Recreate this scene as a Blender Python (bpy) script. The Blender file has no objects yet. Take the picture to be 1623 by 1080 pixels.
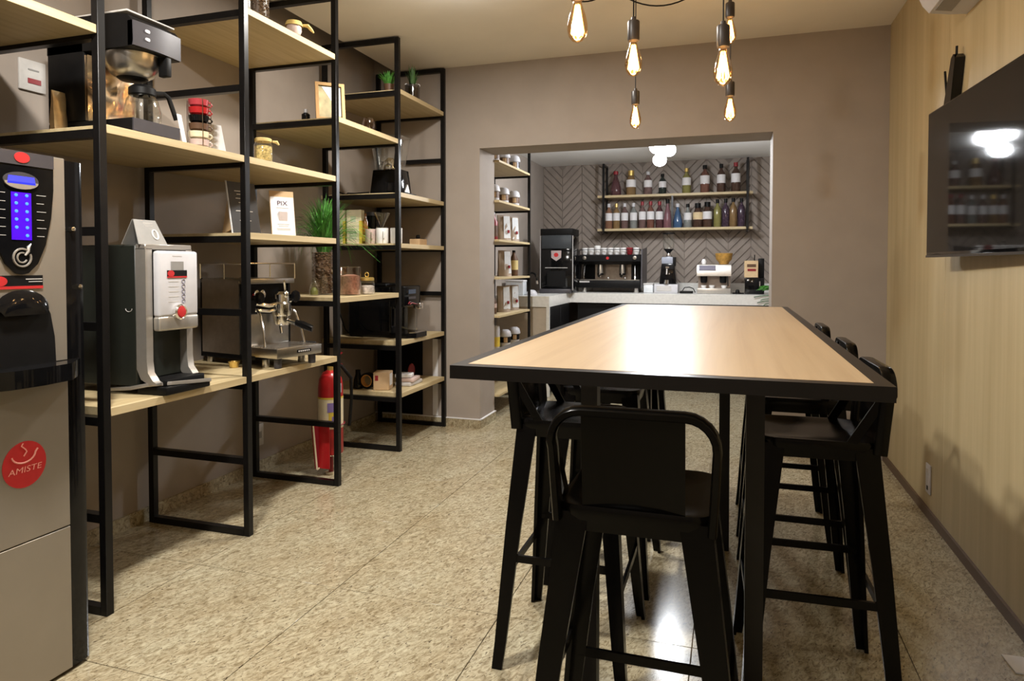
import bpy, bmesh, math, random
from mathutils import Vector, Matrix
PI = math.pi
rnd = random.Random(7)
scn = bpy.context.scene
COL = scn.collection

# ------------------------------------------------------------------ camera
cam = bpy.data.cameras.new('camera'); camo = bpy.data.objects.new('camera', cam)
COL.objects.link(camo)
camo.location = (0, 0, 1.24)
camo.rotation_euler = (PI/2 - 0.0265, 0, 0.3137)
cam.sensor_width = 36.0; cam.lens = 1071.78 / 1623 * 36.0
cam.shift_y = -(540 - 449.42) / 1623
cam.clip_start = 0.02
scn.camera = camo

# ------------------------------------------------------------------ world, exposure, lights
scn.view_settings.view_transform = 'Standard'
scn.view_settings.look = 'None'
scn.view_settings.gamma = 1.0
scn.view_settings.use_curve_mapping = False
scn.view_settings.exposure = -0.13
scn.cycles.max_bounces = 8
scn.cycles.transparent_max_bounces = 24
scn.cycles.sample_clamp_indirect = 4.0
scn.cycles.use_denoising = True
w = bpy.data.worlds.new('world'); scn.world = w; w.use_nodes = True
w.node_tree.nodes['Background'].inputs[0].default_value = (0.5, 0.45, 0.4, 1)
w.node_tree.nodes['Background'].inputs[1].default_value = 0.05


def area(name, loc, size, power, col, rot=(0, 0, 0), spread=PI):
    l = bpy.data.lights.new(name, 'AREA'); l.shape = 'DISK'; l.size = size
    l.energy = power; l.color = col; l.spread = spread
    o = bpy.data.objects.new(name, l); COL.objects.link(o); o.location = loc; o.rotation_euler = rot
    return o


def point(name, loc, power, col, r=0.03):
    l = bpy.data.lights.new(name, 'POINT'); l.energy = power; l.color = col; l.shadow_soft_size = r
    o = bpy.data.objects.new(name, l); COL.objects.link(o); o.location = loc
    return o


# recessed ceiling downlights of the shop (outside the frame, on the ceiling behind and beside the lens)
area('downlight', (-1.40, 3.25, 2.735), 0.20, 56, (1.0, 0.96, 0.89))
area('downlight', (-1.40, 1.15, 2.735), 0.20, 92, (1.0, 0.96, 0.89))
area('downlight', (-0.40, -0.70, 2.735), 0.30, 34, (1.0, 0.95, 0.87))
for lx, ly in ((-1.40, 3.25), (-1.40, 1.15), (-0.4, -0.7)):      # unseen fill points added under the downlights to lighten the ceiling
    point('ceiling_fill', (lx, ly, 2.64), 7.0, (1.0, 0.96, 0.89), 0.08)
BULB_POWER = 6.0
BULB_COL = (1.0, 0.79, 0.54)
SPOT_POWER = 42.0

# ------------------------------------------------------------------ materials
MATS = {}


def nodes_of(name):
    m = bpy.data.materials.new(name); m.use_nodes = True
    nt = m.node_tree
    return m, nt, nt.nodes['Principled BSDF']


def mat(name, col, rough=0.5, metal=0.0, var=0.06, scale=30.0, trans=0.0, emit=None, estr=0.0, bump=0.0, coat=0.0, ior=1.45):
    """principled material whose tint and gloss wander a little with a noise"""
    if name in MATS: return MATS[name]
    m, nt, b = nodes_of(name)
    geo = nt.nodes.new('ShaderNodeNewGeometry')
    nz = nt.nodes.new('ShaderNodeTexNoise'); nz.inputs['Scale'].default_value = scale; nz.inputs['Detail'].default_value = 3
    nt.links.new(geo.outputs['Position'], nz.inputs['Vector'])
    rp = nt.nodes.new('ShaderNodeValToRGB')
    c0 = [max(0, c * (1 - var)) for c in col]; c1 = [min(1, c * (1 + var)) for c in col]
    rp.color_ramp.elements[0].position = 0.3; rp.color_ramp.elements[0].color = (*c0, 1)
    rp.color_ramp.elements[1].position = 0.7; rp.color_ramp.elements[1].color = (*c1, 1)
    nt.links.new(nz.outputs['Fac'], rp.inputs['Fac'])
    nt.links.new(rp.outputs['Color'], b.inputs['Base Color'])
    b.inputs['Roughness'].default_value = rough
    b.inputs['Metallic'].default_value = metal
    b.inputs['IOR'].default_value = ior
    b.inputs['Transmission Weight'].default_value = trans
    b.inputs['Coat Weight'].default_value = coat
    if emit:
        b.inputs['Emission Color'].default_value = (*emit, 1); b.inputs['Emission Strength'].default_value = estr
    if bump:
        bp = nt.nodes.new('ShaderNodeBump'); bp.inputs['Strength'].default_value = bump; bp.inputs['Distance'].default_value = 0.004
        nt.links.new(nz.outputs['Fac'], bp.inputs['Height']); nt.links.new(bp.outputs['Normal'], b.inputs['Normal'])
    MATS[name] = m
    return m


def wood(name, c_dark, c_mid, c_light, axis, rough=0.45, stretch=14.0, scale=9.0, streak=0.0):
    """plank grain running along one world axis"""
    if name in MATS: return MATS[name]
    m, nt, b = nodes_of(name)
    geo = nt.nodes.new('ShaderNodeNewGeometry')
    mp = nt.nodes.new('ShaderNodeMapping')
    s = [scale * stretch / 3] * 3; s['xyz'.index(axis)] = scale / stretch * 2
    mp.inputs['Scale'].default_value = s
    nt.links.new(geo.outputs['Position'], mp.inputs['Vector'])
    n1 = nt.nodes.new('ShaderNodeTexNoise'); n1.inputs['Scale'].default_value = 1.0; n1.inputs['Detail'].default_value = 6
    n1.inputs['Roughness'].default_value = 0.6; n1.inputs['Distortion'].default_value = 0.4
    nt.links.new(mp.outputs['Vector'], n1.inputs['Vector'])
    rp = nt.nodes.new('ShaderNodeValToRGB')
    e = rp.color_ramp.elements
    e[0].position = 0.28; e[0].color = (*c_dark, 1)
    e[1].position = 0.74; e[1].color = (*c_light, 1)
    k = e.new(0.5); k.color = (*c_mid, 1)
    nt.links.new(n1.outputs['Fac'], rp.inputs['Fac'])
    nt.links.new(rp.outputs['Color'], b.inputs['Base Color'])
    b.inputs['Roughness'].default_value = rough
    MATS[name] = m
    return m


def thin_glass(name, tint=(0.95, 0.97, 0.96), gloss=0.12, rough=0.03):
    """a clear thin wall: mostly see-through with a fresnel gloss"""
    if name in MATS: return MATS[name]
    m = bpy.data.materials.new(name); m.use_nodes = True; nt = m.node_tree; nt.nodes.clear()
    out = nt.nodes.new('ShaderNodeOutputMaterial'); mix = nt.nodes.new('ShaderNodeMixShader')
    tr = nt.nodes.new('ShaderNodeBsdfTransparent'); gl = nt.nodes.new('ShaderNodeBsdfGlossy')
    lw = nt.nodes.new('ShaderNodeLayerWeight'); lw.inputs['Blend'].default_value = 0.25
    mr = nt.nodes.new('ShaderNodeMapRange'); mr.inputs['To Min'].default_value = gloss * 0.4; mr.inputs['To Max'].default_value = min(0.9, gloss * 6)
    tr.inputs['Color'].default_value = (*tint, 1); gl.inputs['Roughness'].default_value = rough
    gl.inputs['Color'].default_value = (0.9, 0.9, 0.9, 1)
    nt.links.new(lw.outputs['Facing'], mr.inputs['Value']); nt.links.new(mr.outputs['Result'], mix.inputs['Fac'])
    nt.links.new(tr.outputs[0], mix.inputs[1]); nt.links.new(gl.outputs[0], mix.inputs[2]); nt.links.new(mix.outputs[0], out.inputs[0])
    MATS[name] = m
    return m


def granite(name):
    m, nt, b = nodes_of(name)
    geo = nt.nodes.new('ShaderNodeNewGeometry')
    m0 = nt.nodes.new('ShaderNodeMapping'); m0.inputs['Rotation'].default_value = (0, 0, math.radians(22))
    nt.links.new(geo.outputs['Position'], m0.inputs['Vector'])
    mp = nt.nodes.new('ShaderNodeMapping'); mp.inputs['Scale'].default_value = (1.9, 0.8, 1.0)
    nt.links.new(m0.outputs['Vector'], mp.inputs['Vector'])
    def noise(scale, det, dist=0.0):
        n = nt.nodes.new('ShaderNodeTexNoise'); n.inputs['Scale'].default_value = scale; n.inputs['Detail'].default_value = det
        n.inputs['Distortion'].default_value = dist; n.inputs['Roughness'].default_value = 0.65
        nt.links.new(mp.outputs['Vector'], n.inputs['Vector']); return n
    a = noise(34, 5, 1.2)
    r1 = nt.nodes.new('ShaderNodeValToRGB'); e = r1.color_ramp.elements
    e[0].position = 0.28; e[0].color = (0.155, 0.12, 0.07, 1)
    e[1].position = 0.66; e[1].color = (0.50, 0.455, 0.325, 1)
    k = e.new(0.40); k.color = (0.27, 0.225, 0.142, 1)
    k = e.new(0.52); k.color = (0.385, 0.342, 0.235, 1)
    nt.links.new(a.outputs['Fac'], r1.inputs['Fac'])
    s = noise(75, 3, 0.8)
    r2 = nt.nodes.new('ShaderNodeValToRGB'); e = r2.color_ramp.elements
    e[0].position = 0.34; e[0].color = (0, 0, 0, 1); e[1].position = 0.41; e[1].color = (1, 1, 1, 1)
    nt.links.new(s.outputs['Fac'], r2.inputs['Fac'])
    mx = nt.nodes.new('ShaderNodeMix'); mx.data_type = 'RGBA'
    nt.links.new(r2.outputs['Color'], mx.inputs['Factor'])
    mx.inputs['A'].default_value = (0.10, 0.075, 0.048, 1)
    nt.links.new(r1.outputs['Color'], mx.inputs['B'])
    big = noise(3.2, 2)
    r3 = nt.nodes.new('ShaderNodeValToRGB'); e = r3.color_ramp.elements
    e[0].position = 0.3; e[0].color = (0.86, 0.80, 0.74, 1); e[1].position = 0.7; e[1].color = (1, 1, 1, 1)
    nt.links.new(big.outputs['Fac'], r3.inputs['Fac'])
    mu = nt.nodes.new('ShaderNodeMix'); mu.data_type = 'RGBA'; mu.blend_type = 'MULTIPLY'; mu.inputs['Factor'].default_value = 1
    nt.links.new(mx.outputs['Result'], mu.inputs['A']); nt.links.new(r3.outputs['Color'], mu.inputs['B'])
    nt.links.new(mu.outputs['Result'], b.inputs['Base Color'])
    b.inputs['Roughness'].default_value = 0.16
    MATS[name] = m
    return m


M_WALL = mat('taupe wall paint', (0.30, 0.255, 0.218), 0.75, var=0.04, scale=6, bump=0.05)
M_CEIL = mat('ceiling paint', (0.76, 0.72, 0.66), 0.85, var=0.03, scale=3)
M_CEILW = mat('white ceiling paint', (0.84, 0.84, 0.83), 0.85, var=0.02, scale=3)
M_PANEL = wood('yellow oak panelling', (0.36, 0.28, 0.145), (0.41, 0.325, 0.18), (0.475, 0.385, 0.225), 'z', 0.45, 11, 3.2)
M_SHELF = wood('pale oak board', (0.40, 0.305, 0.16), (0.475, 0.375, 0.21), (0.54, 0.435, 0.26), 'y', 0.5, 12, 10)
M_SHELFX = wood('pale oak board crosswise', (0.40, 0.305, 0.16), (0.475, 0.375, 0.21), (0.54, 0.435, 0.26), 'x', 0.5, 12, 10)
M_TOP = wood('table oak laminate', (0.35, 0.24, 0.135), (0.40, 0.285, 0.165), (0.44, 0.32, 0.19), 'y', 0.36, 16, 6)
M_GRAN = granite('beige granite')
M_GROUT = mat('dark grout', (0.16, 0.12, 0.08), 0.8)
M_BLK = mat('black powder coat', (0.005, 0.0045, 0.0045), 0.34, var=0.2, ior=1.33)
M_BLKM = mat('matt black plastic', (0.0035, 0.0033, 0.0035), 0.5, var=0.2, ior=1.28)
M_BLKG = mat('gloss black', (0.004, 0.004, 0.0045), 0.08, var=0.2, ior=1.36)
M_STOOL = mat('black stool enamel', (0.0018, 0.0016, 0.0014), 0.22, var=0.2, ior=1.24)
M_TSTEEL = mat('black table steel', (0.005, 0.0042, 0.004), 0.30, var=0.15, ior=1.38)
M_SIL = mat('satin silver', (0.50, 0.47, 0.43), 0.36, metal=0.75, var=0.05)
M_SILP = mat('silver painted door', (0.33, 0.295, 0.25), 0.40, metal=0.6, var=0.03, scale=8)
M_STEEL = mat('brushed steel', (0.55, 0.53, 0.50), 0.28, metal=1.0, var=0.08)
M_CHROME = mat('chrome', (0.90, 0.89, 0.88), 0.12, metal=1.0, var=0.03)
M_WHITE = mat('white plastic', (0.53, 0.525, 0.55), 0.4, var=0.03)
M_PAPER = mat('white paper', (0.66, 0.65, 0.66), 0.7, var=0.03)
M_GREY = mat('grey plastic', (0.25, 0.24, 0.23), 0.45)
M_LGREY = mat('light grey plastic', (0.50, 0.48, 0.46), 0.45)
M_RED = mat('red print', (0.46, 0.022, 0.024), 0.4)
M_REDM = mat('red enamel', (0.36, 0.013, 0.015), 0.28)
M_PINK = mat('pale red print', (0.85, 0.35, 0.30), 0.5)
M_DRED = mat('dark red enamel', (0.22, 0.012, 0.018), 0.4)
M_BROWN = mat('brown card', (0.10, 0.05, 0.025), 0.5)
M_KRAFT = mat('kraft paper', (0.46, 0.31, 0.17), 0.75)
M_CREAM = mat('cream ceramic', (0.72, 0.64, 0.45), 0.3)
M_YEL = mat('yellow print', (0.62, 0.46, 0.06), 0.5)
M_GOLD = mat('gold foil', (0.90, 0.64, 0.36), 0.28, metal=0.7, var=0.2, scale=25, bump=0.4)
M_BRASS = mat('brass lid', (0.70, 0.50, 0.16), 0.3, metal=0.8)
M_BEAN = mat('roasted beans', (0.115, 0.062, 0.032), 0.45, var=0.45, scale=90)
M_GRASS = mat('green grass', (0.085, 0.29, 0.05), 0.5, var=0.5, scale=40)
M_GRASS2 = mat('dull green leaf', (0.045, 0.11, 0.03), 0.5, var=0.4, scale=40)
M_BLUEE = mat('blue lit display', (0.02, 0.02, 0.3), 0.3, emit=(0.06, 0.07, 1.0), estr=1.3)
M_BLUED = mat('blue lit key', (0.05, 0.1, 0.5), 0.3, emit=(0.04, 0.30, 1.0), estr=1.5)
M_BLUEK = mat('violet lit keypad', (0.02, 0.0, 0.3), 0.3, emit=(0.09, 0.0, 1.0), estr=0.9)
M_GLASS = thin_glass('clear glass')
M_GLASSB = thin_glass('amber bulb glass', (1.0, 0.78, 0.48), 0.14)
M_GLASSP = thin_glass('pinkish glass', (0.78, 0.62, 0.55), 0.14)
M_SMOKE = thin_glass('smoked glass', (0.25, 0.24, 0.24), 0.14)
M_FIL = mat('glowing filament', (1, 0.8, 0.5), 0.5, emit=(1.0, 0.58, 0.20), estr=11.0)
M_LED = mat('lit lamp face', (1, 1, 1), 0.5, emit=(0.95, 0.98, 1.0), estr=30.0)
M_TV = mat('tv screen', (0.010, 0.009, 0.008), 0.04, var=0.1, ior=1.28)
M_QUARTZ = mat('white quartz', (0.66, 0.65, 0.62), 0.25, var=0.06, scale=40)
M_BEIGE = mat('beige laminate', (0.44, 0.37, 0.29), 0.5, var=0.04)
M_SLAT = mat('grey brown slat', (0.27, 0.225, 0.19), 0.5, var=0.1, scale=12)
M_SLATB = mat('slat recess', (0.20, 0.165, 0.138), 0.7)
M_MUG = mat('white mug', (0.82, 0.81, 0.80), 0.25)
M_PINKC = mat('pinkish ceramic', (0.55, 0.42, 0.38), 0.35)
M_BAGK = mat('grey brown pouch', (0.33, 0.26, 0.20), 0.5)
M_BAGW = mat('silver white pouch', (0.70, 0.73, 0.76), 0.35, metal=0.2)
M_MENU = mat('dark menu print', (0.035, 0.035, 0.038), 0.4)
M_SLATE = mat('grey card', (0.22, 0.21, 0.195), 0.5)
M_GREENB = mat('dark green grey panel', (0.015, 0.0175, 0.014), 0.42, var=0.08, ior=1.38)
M_GUN = mat('gunmetal', (0.055, 0.052, 0.060), 0.35, metal=0.2)


# ------------------------------------------------------------------ mesh builder
class MB:
    def __init__(s): s.bm = bmesh.new()

    def _face(s, vs, m):
        try:
            f = s.bm.faces.new(vs); f.material_index = m; return f
        except ValueError:
            return None

    def raw(s, verts, faces, m=0):
        vs = [s.bm.verts.new(v) for v in verts]
        for f in faces: s._face([vs[i] for i in f], m)
        return s

    def box(s, x0, x1, y0, y1, z0, z1, m=0, bev=0.0, seg=2, taper=None):
        t = taper or (0, 0)   # shrink of the top in x and y
        c = [(x0, y0, z0), (x1, y0, z0), (x1, y1, z0), (x0, y1, z0),
             (x0 + t[0], y0 + t[1], z1), (x1 - t[0], y0 + t[1], z1), (x1 - t[0], y1 - t[1], z1), (x0 + t[0], y1 - t[1], z1)]
        vs = [s.bm.verts.new(v) for v in c]
        fs = [s._face([vs[i] for i in f], m) for f in ((3, 2, 1, 0), (4, 5, 6, 7), (0, 1, 5, 4), (1, 2, 6, 5), (2, 3, 7, 6), (3, 0, 4, 7))]
        if bev > 0:
            es = list({e for f in fs for e in f.edges})
            bmesh.ops.bevel(s.bm, geom=es, offset=bev, segments=seg, profile=0.5, affect='EDGES')
        return s

    def obox(s, c, ax, ay, az, hx, hy, hz, m=0):
        """box from centre, three unit axes and half sizes"""
        c = Vector(c); vs = []
        for sz in (-1, 1):
            for sx, sy in ((-1, -1), (1, -1), (1, 1), (-1, 1)):
                vs.append(s.bm.verts.new(c + ax * hx * sx + ay * hy * sy + az * hz * sz))
        for f in ((3, 2, 1, 0), (4, 5, 6, 7), (0, 1, 5, 4), (1, 2, 6, 5), (2, 3, 7, 6), (3, 0, 4, 7)): s._face([vs[i] for i in f], m)
        return s

    def bar(s, p0, p1, wx, wz, m=0, up=(0, 0, 1)):
        p0 = Vector(p0); p1 = Vector(p1); d = (p1 - p0); L = d.length; d.normalize()
        u = Vector(up)
        if abs(d.dot(u)) > 0.98: u = Vector((0, 1, 0))
        sx = d.cross(u).normalized(); uz = sx.cross(d).normalized()
        return s.obox((p0 + p1) / 2, sx, d, uz, wx / 2, L / 2, wz / 2, m)

    def lathe(s, prof, c=(0, 0, 0), n=20, m=0, a0=0.0, a1=2 * PI, ax='z'):
        full = abs(a1 - a0 - 2 * PI) < 1e-6
        k = n if full else n + 1
        def put(r, z, a):
            x, y = r * math.cos(a), r * math.sin(a)
            if ax == 'z': v = (x, y, z)
            elif ax == 'y': v = (x, z, y)
            else: v = (z, x, y)
            return (v[0] + c[0], v[1] + c[1], v[2] + c[2])
        rings = []
        for r, z in prof:
            if r < 1e-6: rings.append([s.bm.verts.new(put(0, z, 0))])
            else: rings.append([s.bm.verts.new(put(r, z, a0 + (a1 - a0) * i / n)) for i in range(k)])
        for A, B in zip(rings, rings[1:]):
            for i in range(n):
                j = (i + 1) % k
                if len(A) == 1 and len(B) == 1: continue
                if len(A) == 1: s._face([A[0], B[i], B[j]], m)
                elif len(B) == 1: s._face([A[i], A[j], B[0]], m)
                else: s._face([A[i], A[j], B[j], B[i]], m)
        return s

    def cyl(s, p0, p1, r0, r1=None, n=14, m=0, cap=True):
        r1 = r0 if r1 is None else r1
        p0 = Vector(p0); p1 = Vector(p1); d = (p1 - p0).normalized()
        u = Vector((0, 0, 1)) if abs(d.z) < 0.9 else Vector((1, 0, 0))
        a = d.cross(u).normalized(); b = d.cross(a)
        A = [s.bm.verts.new(p0 + (a * math.cos(2 * PI * i / n) + b * math.sin(2 * PI * i / n)) * r0) for i in range(n)]
        B = [s.bm.verts.new(p1 + (a * math.cos(2 * PI * i / n) + b * math.sin(2 * PI * i / n)) * r1) for i in range(n)]
        for i in range(n): s._face([A[i], A[(i + 1) % n], B[(i + 1) % n], B[i]], m)
        if cap: s._face(A[::-1], m); s._face(B, m)
        return s

    def tube(s, pts, r, n=8, m=0, closed=False, flat=None):
        """swept tube; flat=(w,h) sweeps a rounded rectangle instead of a circle"""
        pts = [Vector(p) for p in pts]; N = len(pts); rings = []
        up = None
        for i, p in enumerate(pts):
            if closed: d = pts[(i + 1) % N] - pts[i - 1]
            else: d = pts[min(i + 1, N - 1)] - pts[max(i - 1, 0)]
            d.normalize()
            if up is None:
                up = Vector((0, 0, 1)) if abs(d.z) < 0.9 else Vector((0, 1, 0))
            sx = d.cross(up)
            if sx.length < 1e-4: sx = d.orthogonal()
            sx.normalize(); up = sx.cross(d).normalized()
            rr = r[i] if isinstance(r, (list, tuple)) else r
            ring = []
            for k in range(n):
                a = 2 * PI * k / n
                if flat: o = sx * (flat[0] / 2 * math.copysign(abs(math.cos(a)) ** 0.5, math.cos(a))) + up * (flat[1] / 2 * math.copysign(abs(math.sin(a)) ** 0.5, math.sin(a)))
                else: o = (sx * math.cos(a) + up * math.sin(a)) * rr
                ring.append(s.bm.verts.new(p + o))
            rings.append(ring)
        L = N if closed else N - 1
        for i in range(L):
            A, B = rings[i], rings[(i + 1) % N]
            for k in range(n): s._face([A[k], A[(k + 1) % n], B[(k + 1) % n], B[k]], m)
        if not closed: s._face(rings[0][::-1], m); s._face(rings[-1], m)
        return s

    def prism(s, poly, axis, a0, a1, m=0):
        def put(p, a):
            if axis == 'y': return (p[0], a, p[1])
            if axis == 'x': return (a, p[0], p[1])
            return (p[0], p[1], a)
        A = [s.bm.verts.new(put(p, a0)) for p in poly]; B = [s.bm.verts.new(put(p, a1)) for p in poly]
        n = len(poly)
        s._face(A, m); s._face(B[::-1], m)
        for i in range(n): s._face([A[i], B[i], B[(i + 1) % n], A[(i + 1) % n]], m)
        return s

    def sphere(s, c, r, nu=12, nv=8, m=0, sc=(1, 1, 1)):
        prof = [(r * math.sin(PI * i / nv), -r * math.cos(PI * i / nv)) for i in range(nv + 1)]
        prof[0] = (0, -r); prof[-1] = (0, r)
        k = len(s.bm.verts)
        s.lathe(prof, (0, 0, 0), nu, m)
        s.bm.verts.ensure_lookup_table()
        for v in s.bm.verts[k:]:
            v.co = Vector((v.co.x * sc[0] + c[0], v.co.y * sc[1] + c[1], v.co.z * sc[2] + c[2]))
        return s

    def mesh(s, name, mats, angle=38):
        bmesh.ops.recalc_face_normals(s.bm, faces=s.bm.faces)
        me = bpy.data.meshes.new(name); s.bm.to_mesh(me); s.bm.free()
        for m in (mats if isinstance(mats, (list, tuple)) else [mats]): me.materials.append(m)
        if len(me.polygons):
            me.polygons.foreach_set('use_smooth', [True] * len(me.polygons))
            me.set_sharp_from_angle(angle=math.radians(angle))
        return me


def rrect(w, h, r, n=4, cx=0, cy=0):
    pts = []
    for qx, qy, a in ((1, 1, 0), (-1, 1, PI / 2), (-1, -1, PI), (1, -1, 3 * PI / 2)):
        for i in range(n + 1):
            t = a + PI / 2 * i / n
            pts.append((cx + qx * (w / 2 - r) + r * math.cos(t), cy + qy * (h / 2 - r) + r * math.sin(t)))
    return pts


def ell(rx, rz, n=24, cx=0, cz=0):
    return [(cx + rx * math.cos(2 * PI * i / n), cz + rz * math.sin(2 * PI * i / n)) for i in range(n)]


def put(name, mb, mats, parent=None, loc=None, rz=0.0, kind=None, label=None):
    me = mb.mesh(name, mats) if isinstance(mb, MB) else mb
    o = bpy.data.objects.new(name, me); COL.objects.link(o)
    if parent is not None: o.parent = parent
    if loc is not None: o.location = loc
    if rz: o.rotation_euler = (0, 0, rz)
    if kind: o['kind'] = kind
    if label: o['label'] = label
    return o


def tag(o, label, cat, group=None):
    o['label'] = label; o['category'] = cat
    if group: o['group'] = group
    return o


def thing(name, label, cat, loc=(0, 0, 0), rz=0.0, group=None):
    o = bpy.data.objects.new(name, None); COL.objects.link(o)
    o.empty_display_size = 0.05
    o.location = loc; o.rotation_euler = (0, 0, rz)
    return tag(o, label, cat, group)


def struct(name, mb, mats, parent=None):
    return put(name, mb, mats, parent, kind='structure')


def dup(root, loc, rz, label, group=None):
    r = root.copy(); COL.objects.link(r); r.location = loc; r.rotation_euler = (0, 0, rz); r['label'] = label
    if group: r['group'] = group
    for ch in list(root.children):
        c = ch.copy(); COL.objects.link(c); c.parent = r
        for g in list(ch.children):
            d = g.copy(); COL.objects.link(d); d.parent = c
    return r


def text_mesh(name, s, size, mt, parent, x, y, z, shear=0.0, rot=0.0, align='CENTER', depth=0.0006, sx=1.0):
    """flat lettering in the local XZ plane, reading from -y"""
    cu = bpy.data.curves.new('lettering', 'FONT'); cu.body = s; cu.size = size; cu.align_x = align; cu.align_y = 'CENTER'
    cu.shear = shear; cu.resolution_u = 3
    to = bpy.data.objects.new('lettering', cu); COL.objects.link(to)
    dg = bpy.context.evaluated_depsgraph_get()
    me = bpy.data.meshes.new_from_object(to.evaluated_get(dg))
    bpy.data.objects.remove(to); bpy.data.curves.remove(cu)
    ca, sa = math.cos(rot), math.sin(rot)
    for v in me.vertices:
        a, b = v.co.x * sx, v.co.y
        v.co = (x + a * ca - b * sa, y, z + a * sa + b * ca)
    me.materials.clear(); me.materials.append(mt)
    o = bpy.data.objects.new(name, me); COL.objects.link(o); o.parent = parent
    return o


# ================================================================== SETTING
XL, XR, YW, YN = -2.70, 0.935, 4.79, -1.9       # shop walls; YN is behind the lens
ZC = 2.745
OX0, OX1, OZ, YW2 = -1.81, 0.254, 2.122, 5.12   # opening and the back of its wall
BXL, BXR, BYW, BZC = -2.15, 0.80, 7.86, 2.42    # service room

# floor: base slab and granite tiles
floor = struct('floor', MB().box(XL, XR + 0.02, YN, BYW, -0.08, -0.004), M_GROUT)
TS = 0.66
full_tile = None
for i in range(-4, 4):
    for j in range(-4, 10):
        x0, y0 = -0.772 + TS * i, 0.255 + TS * j
        x1, y1 = x0 + TS, y0 + TS
        cx0, cx1, cy0, cy1 = max(x0, XL), min(x1, XR), max(y0, YN), min(y1, BYW)
        if cx1 - cx0 < 0.02 or cy1 - cy0 < 0.02: continue
        g = 0.0014
        if (cx0, cx1, cy0, cy1) == (x0, x1, y0, y1):
            if full_tile is None:
                full_tile = MB().box(-TS / 2 + g, TS / 2 - g, -TS / 2 + g, TS / 2 - g, -0.012, 0, bev=0.0008, seg=1).mesh('tile', M_GRAN)
            put('tile', full_tile, None, floor, ((x0 + x1) / 2, (y0 + y1) / 2, 0))
        else:
            put('tile', MB().box(cx0 + g, cx1 - g, cy0 + g, cy1 - g, -0.012, 0), M_GRAN, floor)

# ceilings (the shop ceiling stops short of the left wall in a shadow gap)
struct('ceiling', MB().box(-2.50, XR + 0.1, YN - 0.1, YW, ZC, ZC + 0.05), M_CEIL)
struct('ceiling_recess', MB().box(XL - 0.1, -2.40, YN - 0.1, YW, ZC + 0.22, ZC + 0.27), M_CEIL)
struct('ceiling_service', MB().box(BXL - 0.1, BXR + 0.1, YW2, BYW + 0.1, BZC, BZC + 0.05), M_CEILW)
# walls
struct('wall_left', MB().box(XL - 0.1, XL, YN, YW2, 0, ZC + 0.27), M_WALL)
struct('wall_near', MB().box(XL - 0.1, XR + 0.1, YN - 0.1, YN, 0, ZC + 0.27), M_WALL)
wb = MB()
wb.box(XL, OX0, YW, YW2, 0, ZC + 0.27); wb.box(OX1, XR + 0.1, YW, YW2, 0, ZC + 0.27); wb.box(OX0, OX1, YW, YW2, OZ, ZC + 0.27)
struct('wall_back', wb, M_WALL)
wr = struct('wall_right', MB().box(XR + 0.012, XR + 0.1, YN, YW, 0, ZC), M_SLATB)
yy = YW
for k in range(6):                                # full-height veneer panels with hairline joints
    y1 = yy; y0 = max(YN, yy - 1.22)
    put('panel', MB().box(XR, XR + 0.012, y0 + 0.001, y1 - 0.001, 0.03, ZC, bev=0.0006, seg=1), M_PANEL, wr)
    yy = y0
    if yy <= YN: break
struct('trim_right', MB().box(XR - 0.012, XR + 0.004, YN, YW, 0, 0.045), mat('dark skirting', (0.10, 0.065, 0.04), 0.5))
# granite skirting round the shop
sk = MB(); sk.box(XL, XL + 0.014, YN, YW, 0, 0.065)
struct('baseboard_left', sk, M_GRAN)
sk = MB(); sk.box(XL, OX0 + 0.0, YW - 0.014, YW, 0, 0.065); sk.box(OX0, OX0 + 0.014, YW - 0.014, YW2, 0, 0.065)
struct('baseboard_back', sk, M_GRAN)
struct('trim_skirting', MB().box(XL, OX0 + 0.016, YW - 0.016, YW, 0.065, 0.071).box(OX0, OX0 + 0.016, YW - 0.014, YW2, 0.065, 0.071), M_PAPER)
# service room
struct('wall_service_left', MB().box(BXL - 0.1, BXL, YW2, BYW, 0, BZC), M_WALL)
struct('wall_service_right', MB().box(BXR, BXR + 0.1, YW2, BYW, 0, BZC), M_WALL)
ws = struct('wall_service_back', MB().box(BXL - 0.1, BXR + 0.1, BYW, BYW + 0.1, 0, BZC), M_SLATB)
CW, PITCH = 0.235, 0.098
def slat(sgn):
    t = PITCH - 0.012
    p = [(0.003, 0), (CW - 0.003, sgn * CW), (CW - 0.003, sgn * CW + t), (0.003, t)]
    q = [(a, b + 0.004) if k < 2 else (a, b - 0.004) for k, (a, b) in enumerate(p)]
    mb = MB(); n = 4
    A = [(a, 0.0, b) for a, b in p]; B = [(a, -0.010, b) for a, b in q]
    mb.raw(A + B, [(0, 1, 2, 3), (7, 6, 5, 4), (0, 4, 5, 1), (1, 5, 6, 2), (2, 6, 7, 3), (3, 7, 4, 0)])
    return mb.mesh('slat', M_SLAT)
slats = {1: slat(1), -1: slat(-1)}
for c in range(13):
    x = BXL + c * CW
    if x + CW > BXR + 0.05: break
    sg = 1 if c % 2 else -1
    for k in range(15):
        z = 1.03 + k * PITCH + (0 if sg > 0 else CW) - CW * 0.5 + (0.0 if c % 2 else 0)
        if z + (CW + PITCH if sg > 0 else PITCH) < 1.03: continue
        if min(z, z + sg * CW) > BZC - 0.02: continue
        put('slat', slats[sg], None, ws, (x, BYW, z))

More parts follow.
